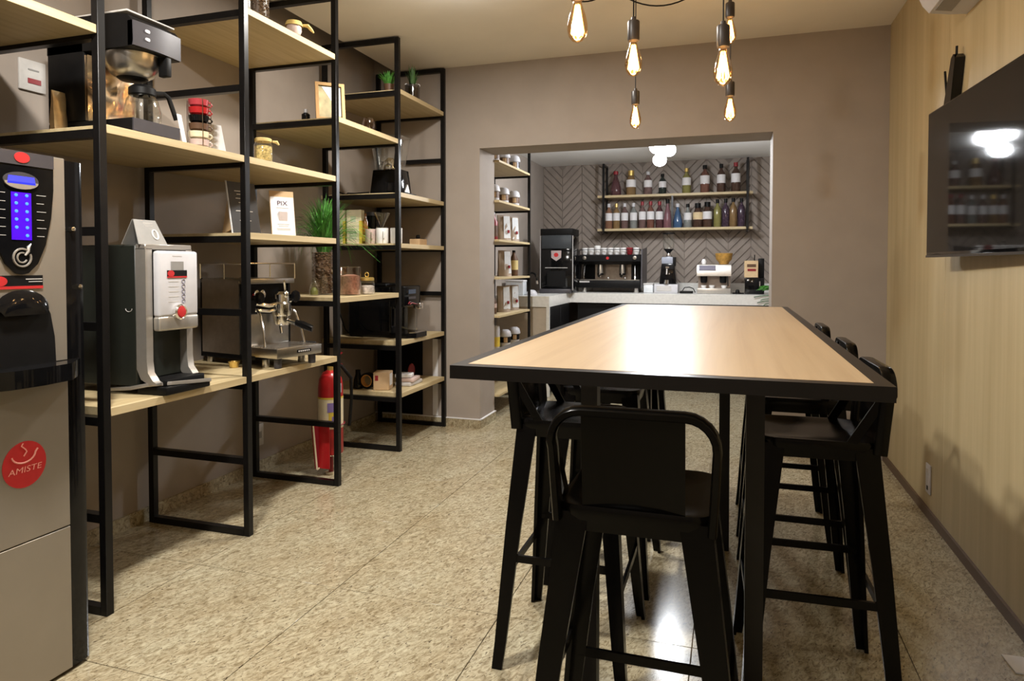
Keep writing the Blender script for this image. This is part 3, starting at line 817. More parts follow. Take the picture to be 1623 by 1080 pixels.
put('strip_badge', MB().prism(ell(0.017, 0.013, 18, -0.031, 0.472), 'y', -0.0385, -0.0345), M_RED, ff)
for k in range(5):
    z = 0.440 - k * 0.020
    put('option_button', MB().tube([(0.034 + 0.008 * math.cos(2 * PI * i / 14), -0.0362, z + 0.008 * math.sin(2 * PI * i / 14)) for i in range(14)], 0.0014, 4, closed=True), mat('blue grey ring', (0.18, 0.17, 0.24), 0.5), ff)
    put('caption', MB().box(-0.042, 0.010, -0.0358, -0.0345, z - 0.0018, z + 0.0018), M_LGREY, ff)
put('caption', MB().box(-0.02, 0.028, -0.0358, -0.0345, 0.540, 0.543), M_LGREY, ff)
put('knob', MB().lathe([(0.031, -0.034), (0.031, -0.050), (0.026, -0.056), (0.021, -0.052)], (0.006, 0, 0.318), 24, ax='y'), M_CHROME, wm)
put('knob_cap', MB().lathe([(0.022, -0.05), (0.020, -0.056), (0, -0.059)], (0.006, 0, 0.318), 24, ax='y'), M_RED, wm, label='red round button')
put('drip_tray', MB().box(-bw + 0.01, bw + 0.004, -0.085, 0.06, 0.001, 0.032, bev=0.004).box(-bw + 0.03, bw, -0.06, 0.05, 0.03, 0.056, bev=0.004), M_BLKM, wm)
sw = MB().tube([(-bw - 0.003, 0.20, 0.012), (-bw - 0.003, 0.08, 0.024), (-bw + 0.0, 0.0, 0.040), (-bw + 0.05, -0.07, 0.043), (0.03, -0.089, 0.036), (bw + 0.002, -0.088, 0.028)], 0.006, 8, flat=(0.008, 0.015))
put('base_trim', sw, M_SIL, wm)
put('cup_mark', MB().tube([(-bw - 0.0005, 0.085 + 0.016 * math.cos(a), 0.335 + 0.012 * math.sin(a)) for a in [PI + PI * i / 8 for i in range(9)]], 0.0014, 4), M_LGREY, wm)
# tent card on top
tc = thing('tent_card', 'dark grey tent card with a white ring on top of the dispenser', 'card', (-2.20, 2.10, 1.3225), Q)
put('leaf', MB().raw([(-0.065, -0.03, 0), (0.075, -0.03, 0), (0.055, 0.012, 0.098), (-0.050, 0.012, 0.098), (-0.065, -0.027, 0), (0.075, -0.027, 0), (0.055, 0.015, 0.098), (-0.050, 0.015, 0.098)],
                     [(0, 1, 2, 3), (7, 6, 5, 4), (0, 4, 5, 1), (1, 5, 6, 2), (2, 6, 7, 3), (3, 7, 4, 0)]), M_SLATE, tc)
put('leaf', MB().raw([(-0.065, 0.055, 0), (0.075, 0.055, 0), (0.055, 0.0165, 0.098), (-0.050, 0.0165, 0.098), (-0.065, 0.058, 0), (0.075, 0.058, 0), (0.055, 0.0195, 0.098), (-0.050, 0.0195, 0.098)],
                     [(0, 1, 2, 3), (7, 6, 5, 4), (0, 4, 5, 1), (1, 5, 6, 2), (2, 6, 7, 3), (3, 7, 4, 0)]), M_SLATE, tc)
def ty(z): return -0.030 + 0.042 * z / 0.098 - 0.0008
put('ring_mark', MB().tube([(0.030 + 0.013 * math.cos(2 * PI * i / 20), ty(0.040 + 0.018 * math.sin(2 * PI * i / 20)), 0.040 + 0.018 * math.sin(2 * PI * i / 20)) for i in range(20)], 0.0035, 5, closed=True), M_PAPER, tc)
put('print_line', MB().box(-0.012, 0.035, ty(0.085), ty(0.085) + 0.002, 0.083, 0.087).box(-0.006, 0.030, ty(0.073), ty(0.073) + 0.002, 0.072, 0.0745), M_LGREY, tc)

# ---- espresso machine
es = thing('espresso_machine', 'polished single group espresso machine on the low shelf', 'espresso machine', (-2.185, 2.915, 0.736), Q - math.radians(12))
EW = 0.145
for x in (-EW + 0.03, EW - 0.03):
    for y in (-0.02, 0.40):
        put('foot', MB().lathe([(0.018, 0), (0.020, 0.004), (0.017, 0.038), (0, 0.038)], (x, y, 0), 14), M_STEEL, es)
put('base_plate', MB().box(-EW, EW, 0.02, 0.44, 0.034, 0.060, bev=0.004), M_BLKM, es)
ff = MB()
for x in (-EW, EW - 0.014):
    ff.box(x, x + 0.014, 0.425, 0.44, 0.03, 0.345); ff.box(x, x + 0.014, 0.10, 0.44, 0.03, 0.05); ff.box(x, x + 0.014, 0.095, 0.11, 0.03, 0.345)
put('body_frame', ff, M_BLKM, es)
put('side_panel', MB().box(-EW - 0.002, -EW + 0.004, 0.135, 0.425, 0.055, 0.335), M_STEEL, es)
put('side_panel', MB().box(EW - 0.004, EW + 0.002, 0.135, 0.425, 0.055, 0.335), M_STEEL, es)
put('body', MB().box(-EW + 0.004, EW - 0.004, 0.11, 0.425, 0.06, 0.34), M_BLKM, es)
put('front_panel', MB().box(-EW + 0.01, EW - 0.01, 0.095, 0.111, 0.065, 0.215, bev=0.003), M_STEEL, es)
put('top_panel', MB().box(-EW, EW, 0.06, 0.44, 0.325, 0.345, bev=0.004), M_STEEL, es)
rail = MB().tube([(-EW, 0.06, 0.40), (EW, 0.06, 0.40), (EW, 0.44, 0.40), (-EW, 0.44, 0.40)], 0.0028, 6, closed=True)
put('cup_rail', rail, M_CHROME, es)
for x, y in ((-EW, 0.06), (EW, 0.06), (EW, 0.44), (-EW, 0.44), (-EW, 0.25), (EW, 0.25)):
    put('rail_post', MB().cyl((x, y, 0.343), (x, y, 0.40), 0.0035, n=6), M_CHROME, es)
put('group_head', MB().lathe([(0.045, 0.205), (0.048, 0.210), (0.048, 0.250), (0.038, 0.258), (0.038, 0.285), (0.024, 0.295), (0, 0.296)], (0.03, 0.03, 0), 20).box(0.005, 0.055, 0.03, 0.12, 0.225, 0.275, bev=0.006), M_CHROME, es)
put('lever', MB().cyl((0.03, 0.0, 0.29), (-0.005, -0.03, 0.335), 0.006, n=8).sphere((0.03, 0.0, 0.285), 0.016), M_CHROME, es)
pfm = MB().lathe([(0.036, 0.170), (0.040, 0.175), (0.042, 0.205)], (0.03, 0.03, 0), 20)
pfm.lathe([(0, 0.169), (0.036, 0.170)], (0.03, 0.03, 0), 20); pfm.cyl((0.03, 0.0, 0.188), (0.05, -0.05, 0.178), 0.008, n=8); pfm.cyl((0.02, 0.03, 0.172), (0.02, 0.02, 0.14), 0.008, n=8)
pfo = put('portafilter', pfm, M_CHROME, es)
put('handle', MB().tube([(0.05, -0.05, 0.180), (0.066, -0.085, 0.172), (0.088, -0.13, 0.158)], [0.012, 0.015, 0.013], 10), M_BLKG, pfo)
for sx in (-1, 1):
    k = put('steam_knob', MB().lathe([(0, -0.03), (0.020, -0.028), (0.024, -0.015), (0.020, 0.0), (0.008, 0.004), (0.008, 0.05)], (sx * 0.115, 0.035, 0.275), 16, ax='y'), M_BLKG, es)
    put('steam_wand', MB().tube([(sx * 0.105, 0.06, 0.235), (sx * 0.112, 0.02, 0.215), (sx * 0.122, -0.015, 0.15), (sx * 0.128, -0.03, 0.10)], 0.0055, 8), M_CHROME, es)
for x in (-0.085, -0.05):
    put('gauge', MB().lathe([(0.018, 0.05), (0.018, 0.03), (0.015, 0.027), (0, 0.027)], (x, 0.045, 0.285), 18, ax='y'), M_CHROME, es)
put('tube_cluster', MB().tube([(-0.11, 0.05, 0.255), (-0.06, 0.02, 0.245), (0.0, 0.02, 0.25), (0.10, 0.04, 0.26)], 0.008, 8).tube([(-0.11, 0.06, 0.23), (-0.05, 0.03, 0.225), (0.09, 0.05, 0.235)], 0.006, 8), M_CHROME, es)
put('rating_mark', MB().lathe([(0, -0.004), (0.012, -0.003), (0.013, 0.01)], (-0.125, 0.09, 0.285), 14, ax='y'), M_RED, es)
dt = put('drip_tray', MB().box(-EW, EW, -0.135, 0.10, 0.050, 0.098, bev=0.004), M_STEEL, es)
gr = MB()
for i in range(11): gr.box(-EW + 0.012, EW - 0.012, -0.122 + i * 0.019, -0.115 + i * 0.019, 0.098, 0.101)
put('tray_grille', gr, M_CHROME, dt)
put('badge', MB().box(-0.02, 0.07, -0.1375, -0.134, 0.068, 0.083), M_BLKM, dt)
bl = MB()
for i in range(6): bl.box(-0.013 + i * 0.013, -0.005 + i * 0.013, -0.1383, -0.137, 0.072, 0.079)
put('badge_print', bl, M_LGREY, dt)
for x in (-EW + 0.035, EW - 0.035):
    put('foot', MB().lathe([(0.017, 0), (0.019, 0.004), (0.019, 0.05), (0, 0.05)], (x, -0.10, 0), 14), M_GUN, es)
for ch in es.children:
    for q in [ch] + list(ch.children):
        if ch.name.startswith('drip_tray'): continue
        for v in q.data.vertices:
            if v.co.z > 0.1: v.co.z = 0.1 + (v.co.z - 0.1) * 1.38
ld = thing('brass_tamper', 'small brass cup standing beside the espresso machine foot', 'cup', (-2.335, 2.745, 0.736), 0)
put('cup', MB().lathe([(0, 0), (0.02, 0), (0.028, 0.03), (0.026, 0.03), (0.018, 0.004), (0, 0.004)], n=16), M_BRASS, ld)
tag(put('power_cord', MB().tube([(-2.30, 3.13, 0.795), (-2.25, 3.19, 0.82), (-2.21, 3.245, 0.81), (-2.19, 3.27, 0.76), (-2.28, 3.265, 0.745), (-2.5, 3.26, 0.745)], 0.006, 6), M_BLKM), 'black power cord looping to the right of the espresso machine', 'cable')

def leaf_card(mb, w0, w1, d, h, th=0.003, y0=0.0, x0=0.0, m=0):
    """a stiff leaning sheet: bottom width w0 at y0, top width w1 leaning back by d"""
    return mb.raw([(x0 - w0 / 2, y0, 0), (x0 + w0 / 2, y0, 0), (x0 + w1 / 2, y0 + d, h), (x0 - w1 / 2, y0 + d, h),
                   (x0 - w0 / 2, y0 + th, 0), (x0 + w0 / 2, y0 + th, 0), (x0 + w1 / 2, y0 + d + th, h), (x0 - w1 / 2, y0 + d + th, h)],
                  [(0, 1, 2, 3), (7, 6, 5, 4), (0, 4, 5, 1), (1, 5, 6, 2), (2, 6, 7, 3), (3, 7, 4, 0)], m)

def beans(mb, R, z0, z1, n, seed, s=0.006):
    r = random.Random(seed)
    ico = bmesh.new(); bmesh.ops.create_icosphere(ico, subdivisions=1, radius=1)
    vs = [v.co.copy() for v in ico.verts]; fs = [[v.index for v in f.verts] for f in ico.faces]; ico.free()
    for i in range(n):
        a = r.uniform(0, 2 * PI); z = r.uniform(z0, z1); rr = R * r.uniform(0.9, 1.0)
        if i % 7 == 0: z = z1; rr = R * math.sqrt(r.random())
        M = Matrix.Rotation(r.uniform(0, PI), 3, 'Z') @ Matrix.Rotation(r.uniform(0, PI), 3, 'X')
        mb.raw([M @ Vector((v.x * s * 1.5, v.y * s, v.z * s * 0.8)) + Vector((rr * math.cos(a), rr * math.sin(a), z)) for v in vs], fs)
    return mb

# ---- boards, cards and jars of the third bay
bd = thing('menu_board', 'black leaning menu board with a pale edge beside the second shelf post', 'sign', (-2.185, 2.668, 1.391), math.radians(74))
put('panel', leaf_card(MB(), 0.15, 0.15, 0.05, 0.245, 0.006), M_MENU, bd)
put('edge', MB().raw([(-0.078, -0.001, 0), (-0.075, -0.001, 0), (-0.075, 0.049, 0.247), (-0.078, 0.049, 0.247), (-0.078, 0.007, 0), (-0.075, 0.007, 0), (-0.075, 0.057, 0.247), (-0.078, 0.057, 0.247)],
                     [(0, 1, 2, 3), (7, 6, 5, 4), (0, 4, 5, 1), (1, 5, 6, 2), (2, 6, 7, 3), (3, 7, 4, 0)]), M_PAPER, bd)
put('strut', MB().prism([(0.052, 0.02), (0.06, 0.235), (0.125, 0.0), (0.118, 0.0)], 'x', -0.05, -0.044).prism([(0.052, 0.02), (0.06, 0.235), (0.125, 0.0), (0.118, 0.0)], 'x', 0.044, 0.05), M_KRAFT, bd)
pl = MB()
for z, w_ in ((0.20, 0.08), (0.185, 0.06), (0.165, 0.075), (0.145, 0.05), (0.105, 0.09), (0.06, 0.06)):
    y = 0.05 * z / 0.245 - 0.0012; pl.box(-w_ / 2, w_ / 2, y, y + 0.001, z, z + 0.004)
put('print_line', pl, M_LGREY, bd, kind='stuff')
px = thing('payment_sign', 'white payment sign reading PIX on a kraft board on the middle shelf', 'sign', (-2.125, 2.865, 1.391), math.radians(58))
put('board', leaf_card(MB(), 0.122, 0.122, 0.035, 0.222, 0.004), M_KRAFT, px)
put('sheet', leaf_card(MB(), 0.118, 0.118, 0.0302, 0.192, 0.001, y0=-0.0012), M_PAPER, px)
def pxy(z): return 0.035 * z / 0.222 - 0.0022
tm = text_mesh('lettering', 'PIX', 0.032, mat('dark purple print', (0.035, 0.012, 0.05), 0.6), px, 0, 0, 0, sx=1.15)
for v in tm.data.vertices: v.co = (v.co.x, pxy(v.co.z + 0.160) - 0.0005, v.co.z + 0.160)
pr = MB()
for z, w_ in ((0.137, 0.062), (0.055, 0.06), (0.046, 0.05), (0.033, 0.07), (0.027, 0.066)): pr.box(-w_ / 2, w_ / 2, pxy(z), pxy(z) + 0.001, z - 0.0014, z + 0.0014)
put('print_line', pr, M_LGREY, px, kind='stuff')
put('code_panel', MB().box(-0.021, 0.021, pxy(0.095) - 0.003, pxy(0.095) + 0.003, 0.072, 0.118), mat('pale code panel', (0.50, 0.43, 0.41), 0.7), px)
put('strut', MB().prism([(0.006, 0.0), (0.045, 0.18), (0.075, 0.0)], 'x', -0.003, 0.003), M_KRAFT, px)

def jar(lab, loc, R, H, fill, fillm, lidm=None, glass=None, group=None, lid_h=0.016, name='storage_jar', knob=False):
    t = thing(name, lab, 'jar', loc, 0, group)
    put('glass', MB().lathe([(0, 0.0), (R * 0.92, 0.0), (R, 0.006), (R, H * 0.82), (R * 0.85, H * 0.93), (R * 0.86, H)], n=24), glass or M_GLASS, t)
    if fill: put('contents', MB().lathe([(0, 0.004), (R * 0.88, 0.004), (R * 0.93, 0.01), (R * 0.93, H * fill), (R * 0.5, H * fill + 0.006), (0, H * fill + 0.004)], n=20), fillm, t)
    if lidm:
        put('lid', MB().lathe([(0, H + lid_h), (R * 0.80, H + lid_h), (R * 0.92, H + lid_h * 0.8), (R * 0.92, H), (0, H)], n=24), lidm, t)
        if knob: put('lid_knob', MB().tube([(R * 0.25 * math.cos(2 * PI * i / 12), 0, H + lid_h + 0.016 + 0.014 * math.sin(2 * PI * i / 12)) for i in range(12)], 0.004, 6, closed=True), lidm, t)
    return t
j = jar('tall glass jar of roasted coffee beans at the top of the picture', (-2.125, 2.69, 2.406), 0.046, 0.24, 0.0, None, M_BRASS)
b_ = beans(MB(), 0.041, 0.01, 0.20, 330, 5)
put('beans', b_, M_BEAN, j, kind='stuff')
put('bean_core', MB().lathe([(0, 0.004), (0.039, 0.004), (0.039, 0.198), (0, 0.2)], n=16), M_BEAN, j)
jar('small clear jar beside the third shelf post on the top shelf', (-2.13, 2.60, 2.406), 0.026, 0.10, 0.5, M_LGREY, M_BRASS)
t = thing('cloth_capped_pot', 'small pot tied with a yellow cloth cap on the top shelf', 'pot', (-2.115, 2.945, 2.406))
put('pot', MB().lathe([(0, 0), (0.030, 0), (0.038, 0.02), (0.036, 0.048), (0.034, 0.055)], n=20), M_PINKC, t)
cc = MB().lathe([(0.044, 0.043), (0.041, 0.056), (0.037, 0.066), (0.020, 0.072), (0, 0.073)], n=20)
put('cloth', cc, M_BRASS if False else mat('mustard cloth', (0.62, 0.45, 0.15), 0.8), t)
put('bow', MB().tube([(0.03, 0.03, 0.055), (0.05, 0.045, 0.055), (0.06, 0.06, 0.040), (0.065, 0.075, 0.028)], [0.006, 0.010, 0.008, 0.004], 6), mat('mustard cloth', (0.62, 0.45, 0.15), 0.8), t)
j = jar('clear jar of pale granola with a brass lid on the shelf below the top', (-2.135, 2.725, 1.736), 0.043, 0.095, 0.75, mat('granola', (0.62, 0.46, 0.18), 0.7, var=0.5, scale=120), mat('ochre cloth lid', (0.58, 0.43, 0.17), 0.75))
put('bow', MB().tube([(0.03, 0.03, 0.10), (0.045, 0.042, 0.098), (0.052, 0.05, 0.085)], [0.005, 0.009, 0.004], 6), mat('ochre cloth lid', (0.58, 0.43, 0.17), 0.75), j)

# ---- fourth bay: picture, little bottle, globe, vase with grass, canister, candy jar
pf = thing('picture_frame', 'gilt framed picture leaning on the shelf of the fourth bay', 'picture', (-2.195, 3.395, 2.071), math.radians(42))
PW, PH = 0.165, 0.225
def lean(z): return 0.045 * z / PH
fm = MB()
def lbar(x0, x1, z0, z1, y0, y1):
    fm.raw([(x0, lean(z0) + y0, z0), (x1, lean(z0) + y0, z0), (x1, lean(z1) + y0, z1), (x0, lean(z1) + y0, z1), (x0, lean(z0) + y1, z0), (x1, lean(z0) + y1, z0), (x1, lean(z1) + y1, z1), (x0, lean(z1) + y1, z1)],
           [(0, 1, 2, 3), (7, 6, 5, 4), (0, 4, 5, 1), (1, 5, 6, 2), (2, 6, 7, 3), (3, 7, 4, 0)])
lbar(-PW / 2, -PW / 2 + 0.018, 0, PH, -0.012, 0.008); lbar(PW / 2 - 0.018, PW / 2, 0, PH, -0.012, 0.008)
lbar(-PW / 2 + 0.018, PW / 2 - 0.018, 0, 0.018, -0.012, 0.008); lbar(-PW / 2 + 0.018, PW / 2 - 0.018, PH - 0.018, PH, -0.012, 0.008)
put('frame', fm, mat('gilt frame', (0.28, 0.16, 0.06), 0.4, metal=0.4), pf)
fm = MB(); lbar(-PW / 2 + 0.018, PW / 2 - 0.018, 0.018, PH - 0.018, -0.002, 0.004)
put('print', fm, mat('olive gold print', (0.30, 0.25, 0.13), 0.6, var=0.4, scale=16), pf)
def pz(x, z): return (x, lean(z) - 0.0032, z)
put('sky', MB().raw([pz(-0.045, 0.20), pz(0.06, 0.20), pz(0.06, 0.03), pz(0.02, 0.03), pz(0.012, 0.11), pz(-0.02, 0.16)], [(0, 1, 2, 3, 4, 5)]), mat('pale blue print', (0.55, 0.57, 0.56), 0.6, var=0.1), pf)
t = thing('small_bottle', 'small dark bottle with a white cap beside the gilt picture', 'bottle', (-2.345, 3.37, 2.071))
put('body', MB().lathe([(0, 0), (0.022, 0), (0.024, 0.004), (0.024, 0.040), (0.012, 0.050), (0, 0.05)], n=16), M_BLKG, t)
put('cap', MB().lathe([(0.012, 0.05), (0.012, 0.07), (0, 0.071)], n=14), M_WHITE, t)
t = thing('glass_globe', 'clear round glass bowl at the right end of the gilt picture shelf', 'bowl', (-2.155, 3.75, 2.071))
put('glass', MB().lathe([(0, 0), (0.025, 0), (0.036, 0.02), (0.040, 0.045), (0.034, 0.07), (0.028, 0.085)], n=22), M_GLASSP, t)

vs = thing('bean_vase', 'glass vase full of coffee beans holding bushy green grass', 'vase', (-2.40, 3.62, 1.061))
put('glass', MB().lathe([(0, 0), (0.066, 0), (0.070, 0.006), (0.070, 0.275)], n=28), M_GLASS, vs)
put('beans', beans(MB(), 0.061, 0.012, 0.255, 620, 9, 0.0075), M_BEAN, vs, kind='stuff')
put('bean_core', MB().lathe([(0, 0.006), (0.058, 0.006), (0.058, 0.245), (0, 0.25)], n=16), M_BEAN, vs)
gm = MB(); r = random.Random(4)
for i in range(620):
    a = r.uniform(0, 2 * PI); sp = r.uniform(0.03, 0.29) * (1.15 if math.sin(a) > -0.2 else 0.8); h = r.uniform(0.20, 0.40) * (1 - sp * 0.8)
    b0 = Vector((0.035 * math.cos(a) * r.random(), 0.035 * math.sin(a) * r.random(), 0.245))
    side = Vector((-math.sin(a), math.cos(a), r.uniform(-.4, .4))) * r.uniform(0.003, 0.006)
    P = []
    for k in range(5):
        f = k / 4
        droop = max(0, sp - 0.15) * 1.2 * f ** 3
        P.append(b0 + Vector((max(math.cos(a) * sp * f ** 1.4, -0.22), min(math.sin(a) * sp * f ** 1.4 + 0.04 * f, 0.30), h * math.sin(f * PI / 2 * 0.9) - droop)))
    vsn = []
    for k in range(5):
        wk = 1 - 0.9 * k / 4
        vsn += [gm.bm.verts.new(P[k] - side * wk), gm.bm.verts.new(P[k] + side * wk)]
    for k in range(4): gm._face([vsn[2 * k], vsn[2 * k + 1], vsn[2 * k + 3], vsn[2 * k + 2]], 0)
put('grass', gm, M_GRASS, vs, kind='stuff')
t = thing('glass_canister', 'straight glass canister in front of the bean vase', 'canister', (-2.20, 3.60, 1.061))
put('glass', MB().lathe([(0, 0), (0.060, 0), (0.064, 0.006), (0.064, 0.165), (0.067, 0.170), (0.062, 0.172)], n=28), M_GLASSP, t)
put('contents', MB().lathe([(0, 0.005), (0.058, 0.006), (0.058, 0.115), (0.02, 0.125), (0, 0.124)], n=20), mat('rosy sweets', (0.42, 0.27, 0.21), 0.6, var=0.35, scale=70), t)
jar('squat candy jar with a loop handled lid on the fourth bay shelf', (-2.165, 3.735, 1.061), 0.05, 0.085, 0.6, mat('white sweets', (0.60, 0.52, 0.48), 0.4, var=0.3, scale=60), M_BRASS, lid_h=0.02, knob=True)
t = thing('bell_glass', 'small bell shaped glass at the left of the bean vase', 'glass', (-2.37, 3.475, 1.061))
put('glass', MB().lathe([(0, 0), (0.028, 0), (0.030, 0.03), (0.022, 0.06), (0.008, 0.085), (0.006, 0.11), (0, 0.112)], n=18), M_GLASS, t)
put('contents', MB().lathe([(0, 0.003), (0.022, 0.004), (0.024, 0.025), (0.012, 0.045), (0, 0.05)], n=14), mat('olive filling', (0.16, 0.16, 0.03), 0.5), t)

# ---- fifth bay
def tuft(mb, n, R, H, seed, w=0.004, z0=0.0):
    r = random.Random(seed)
    for i in range(n):
        a = r.uniform(0, 2 * PI); sp = R * r.random(); h = H * r.uniform(0.5, 1)
        side = Vector((-math.sin(a), math.cos(a), 0)) * w
        p0 = Vector((0.3 * sp * math.cos(a), 0.3 * sp * math.sin(a), z0)); p1 = p0 + Vector((0.4 * sp * math.cos(a), 0.4 * sp * math.sin(a), h * 0.6)); p2 = p0 + Vector((sp * math.cos(a), sp * math.sin(a), h))
        v = [mb.bm.verts.new(q) for q in (p0 - side, p0 + side, p1 + side * .8, p1 - side * .8, p2)]
        mb._face([v[0], v[1], v[2], v[3]], 0); mb._face([v[3], v[2], v[4]], 0)
    return mb
t = thing('small_potted_plant', 'small bright green plant in a brown pot on the top shelf of the last bay', 'plant', (-2.20, 4.10, 2.406))
put('pot', MB().lathe([(0, 0), (0.028, 0), (0.036, 0.05), (0.031, 0.05), (0.028, 0.04), (0, 0.04)], n=18), M_BROWN, t)
put('leaves', tuft(MB(), 130, 0.07, 0.10, 3, 0.006, 0.04), M_GRASS, t, kind='stuff')
t = thing('terrarium_pot', 'glass pot with white pebbles and a dark green plant on the last top shelf', 'plant', (-2.145, 4.34, 2.406))
put('glass', MB().lathe([(0, 0), (0.045, 0), (0.05, 0.006), (0.052, 0.10), (0.049, 0.102)], n=22), M_SMOKE, t)
put('soil', MB().lathe([(0, 0.003), (0.045, 0.006), (0.047, 0.075), (0, 0.075)], n=18), M_BROWN, t)
pb = MB(); r = random.Random(8)
for i in range(26):
    a = r.uniform(0, 2 * PI); q = 0.05 * math.sqrt(r.random())
    pb.sphere((q * math.cos(a), q * math.sin(a), 0.088 + r.uniform(0, 0.018)), r.uniform(0.010, 0.016), 7, 5, 0, (1, 1, 0.8))
put('pebbles', pb, M_PAPER, t, kind='stuff')
put('leaves', tuft(MB(), 90, 0.05, 0.15, 13, 0.006, 0.09), M_GRASS2, t, kind='stuff')

gr = thing('coffee_grinder', 'black coffee grinder with a clear hopper on the last bay shelf', 'grinder', (-2.14, 4.235, 1.726), Q)
put('base', MB().box(-0.085, 0.085, 0, 0.24, 0, 0.175, bev=0.008, taper=(0.012, 0.018)), M_BLKG, gr)
put('front_mark', MB().prism([(-0.03, 0.02), (0.045, 0.02), (0.012, 0.075)], 'y', -0.003, 0.012), M_SIL, gr)
put('foot_plate', MB().box(-0.095, 0.095, -0.03, 0.25, 0, 0.012, bev=0.003), M_BLKM, gr)
hp = MB()
for (w0, d0, z0), (w1, d1, z1) in (((0.075, 0.085, 0.178), (0.098, 0.115, 0.40)),):
    A = [hp.bm.verts.new((p[0], 0.125 + p[1], z0)) for p in rrect(w0 * 2, d0 * 2, 0.03, 4)]; B = [hp.bm.verts.new((p[0], 0.125 + p[1], z1)) for p in rrect(w1 * 2, d1 * 2, 0.03, 4)]
    for i in range(len(A)): hp._face([A[i], A[(i + 1) % len(A)], B[(i + 1) % len(A)], B[i]], 0)
put('hopper', hp, M_GLASS, gr)
put('hopper_rim', MB().tube([(p[0], 0.125 + p[1], 0.40) for p in rrect(0.198, 0.232, 0.03, 4)], 0.004, 6, closed=True), M_GLASS, gr)
put('burr_carrier', MB().lathe([(0.05, 0.176), (0.055, 0.19), (0.045, 0.235), (0.02, 0.26), (0, 0.262)], (0, 0.125, 0), 20), M_CHROME, gr)
put('hopper_strap', MB().bar((-0.08, 0.05, 0.18), (-0.10, 0.02, 0.36), 0.006, 0.014), M_BLKM, gr)
tag(put('grinder_cord', MB().tube([(-2.36, 4.11, 1.74), (-2.45, 4.08, 1.732), (-2.52, 4.10, 1.738), (-2.56, 4.14, 1.732), (-2.60, 4.12, 1.75)], 0.005, 6), M_BLKM), 'short black cord lying on the shelf behind the grinder', 'cable')

for x, lab, rr in ((-2.605, 'cream and yellow carton, left one of two on the last bay shelf', 0.1), (-2.475, 'cream and yellow carton, right one of two on the last bay shelf', 0.05)):
    t = thing('carton', lab, 'box', (x, 4.10, 1.388), rr, 'cream cartons on the last bay shelf')
    put('box', MB().box(-0.055, 0.055, 0, 0.05, 0, 0.235, bev=0.002, seg=1), M_CREAM, t)
    put('edge_band', MB().box(0.040, 0.0555, -0.0008, 0.0505, 0.002, 0.16), M_YEL, t)
    put('print', MB().box(-0.035, 0.02, -0.001, 0.0005, 0.03, 0.09).box(-0.025, 0.015, -0.001, 0.0005, 0.15, 0.19), mat('pale green print', (0.48, 0.52, 0.36), 0.6), t, kind='stuff')
t = thing('amber_bottle', 'slim amber bottle between the cartons and the mugs', 'bottle', (-2.402, 4.13, 1.388))
put('body', MB().lathe([(0, 0), (0.016, 0), (0.018, 0.01), (0.018, 0.15), (0.008, 0.18), (0.008, 0.21), (0, 0.21)], n=14), mat('amber glass', (0.20, 0.07, 0.01), 0.1), t)
put('label', MB().lathe([(0.0185, 0.02), (0.0185, 0.06)], n=14), M_YEL, t)
t = thing('dark_canister', 'dark lidded canister behind the mugs on the last bay shelf', 'canister', (-2.40, 4.235, 1.388))
put('body', MB().lathe([(0, 0), (0.045, 0), (0.047, 0.01), (0.047, 0.20)], n=20), M_BLKG, t)
put('lid', MB().lathe([(0.049, 0.20), (0.049, 0.225), (0, 0.228)], n=20), M_GUN, t)
def mug(lab, x, y, R, H, m, dark=False):
    t = thing('mug', lab, 'mug', (x, y, 1.388), -0.9, 'mugs on the last bay shelf')
    put('bowl', MB().lathe([(0, 0), (R * 0.9, 0), (R, 0.006), (R * 1.02, H), (R * 0.92, H), (R * 0.9, 0.012), (0, 0.008)], n=20), m, t)
    put('handle', MB().tube([(R, 0, H * 0.8), (R + 0.022, 0, H * 0.75), (R + 0.024, 0, H * 0.35), (R, 0, H * 0.25)], 0.004, 6), m, t)
mug('pinkish mug, left one of three on the last bay shelf', -2.345, 4.10, 0.036, 0.10, M_PINKC)
mug('white mug, middle one of three on the last bay shelf', -2.262, 4.11, 0.042, 0.105, M_MUG)
mug('white mug, right one of three beside the last front post', -2.165, 4.13, 0.040, 0.105, M_MUG)
t = thing('glass_dripper', 'clear glass coffee dripper standing on the white mugs', 'dripper', (-2.262, 4.11, 1.4945))
put('cone', MB().lathe([(0.010, 0.010), (0.02, 0.03), (0.055, 0.10), (0.057, 0.102)], n=22), M_GLASS, t)
put('base_ring', MB().lathe([(0.0, 0.0), (0.040, 0.0), (0.040, 0.006), (0.01, 0.010)], n=20), M_GLASS, t)
t = thing('wooden_tray', 'small wooden box of coffee tools at the end of the last bay shelf', 'box', (-2.15, 4.52, 1.388), Q)
bx = MB(); bx.box(-0.06, 0.06, 0, 0.006, 0, 0.045); bx.box(-0.06, 0.06, 0.074, 0.08, 0, 0.045); bx.box(-0.06, -0.054, 0.006, 0.074, 0, 0.045); bx.box(0.054, 0.06, 0.006, 0.074, 0, 0.045); bx.box(-0.054, 0.054, 0.006, 0.074, 0, 0.005)
put('box', bx, M_KRAFT, t)
t2 = thing('steel_tamper', 'small black and steel tamper standing in the wooden box', 'tamper', (-2.19, 4.515, 1.394))
put('base', MB().lathe([(0, 0), (0.024, 0), (0.024, 0.02), (0.008, 0.03), (0.008, 0.036), (0, 0.036)], n=16), M_STEEL, t2)
put('handle', MB().lathe([(0.010, 0.036), (0.016, 0.05), (0.014, 0.068), (0, 0.072)], n=14), M_BLKG, t2)

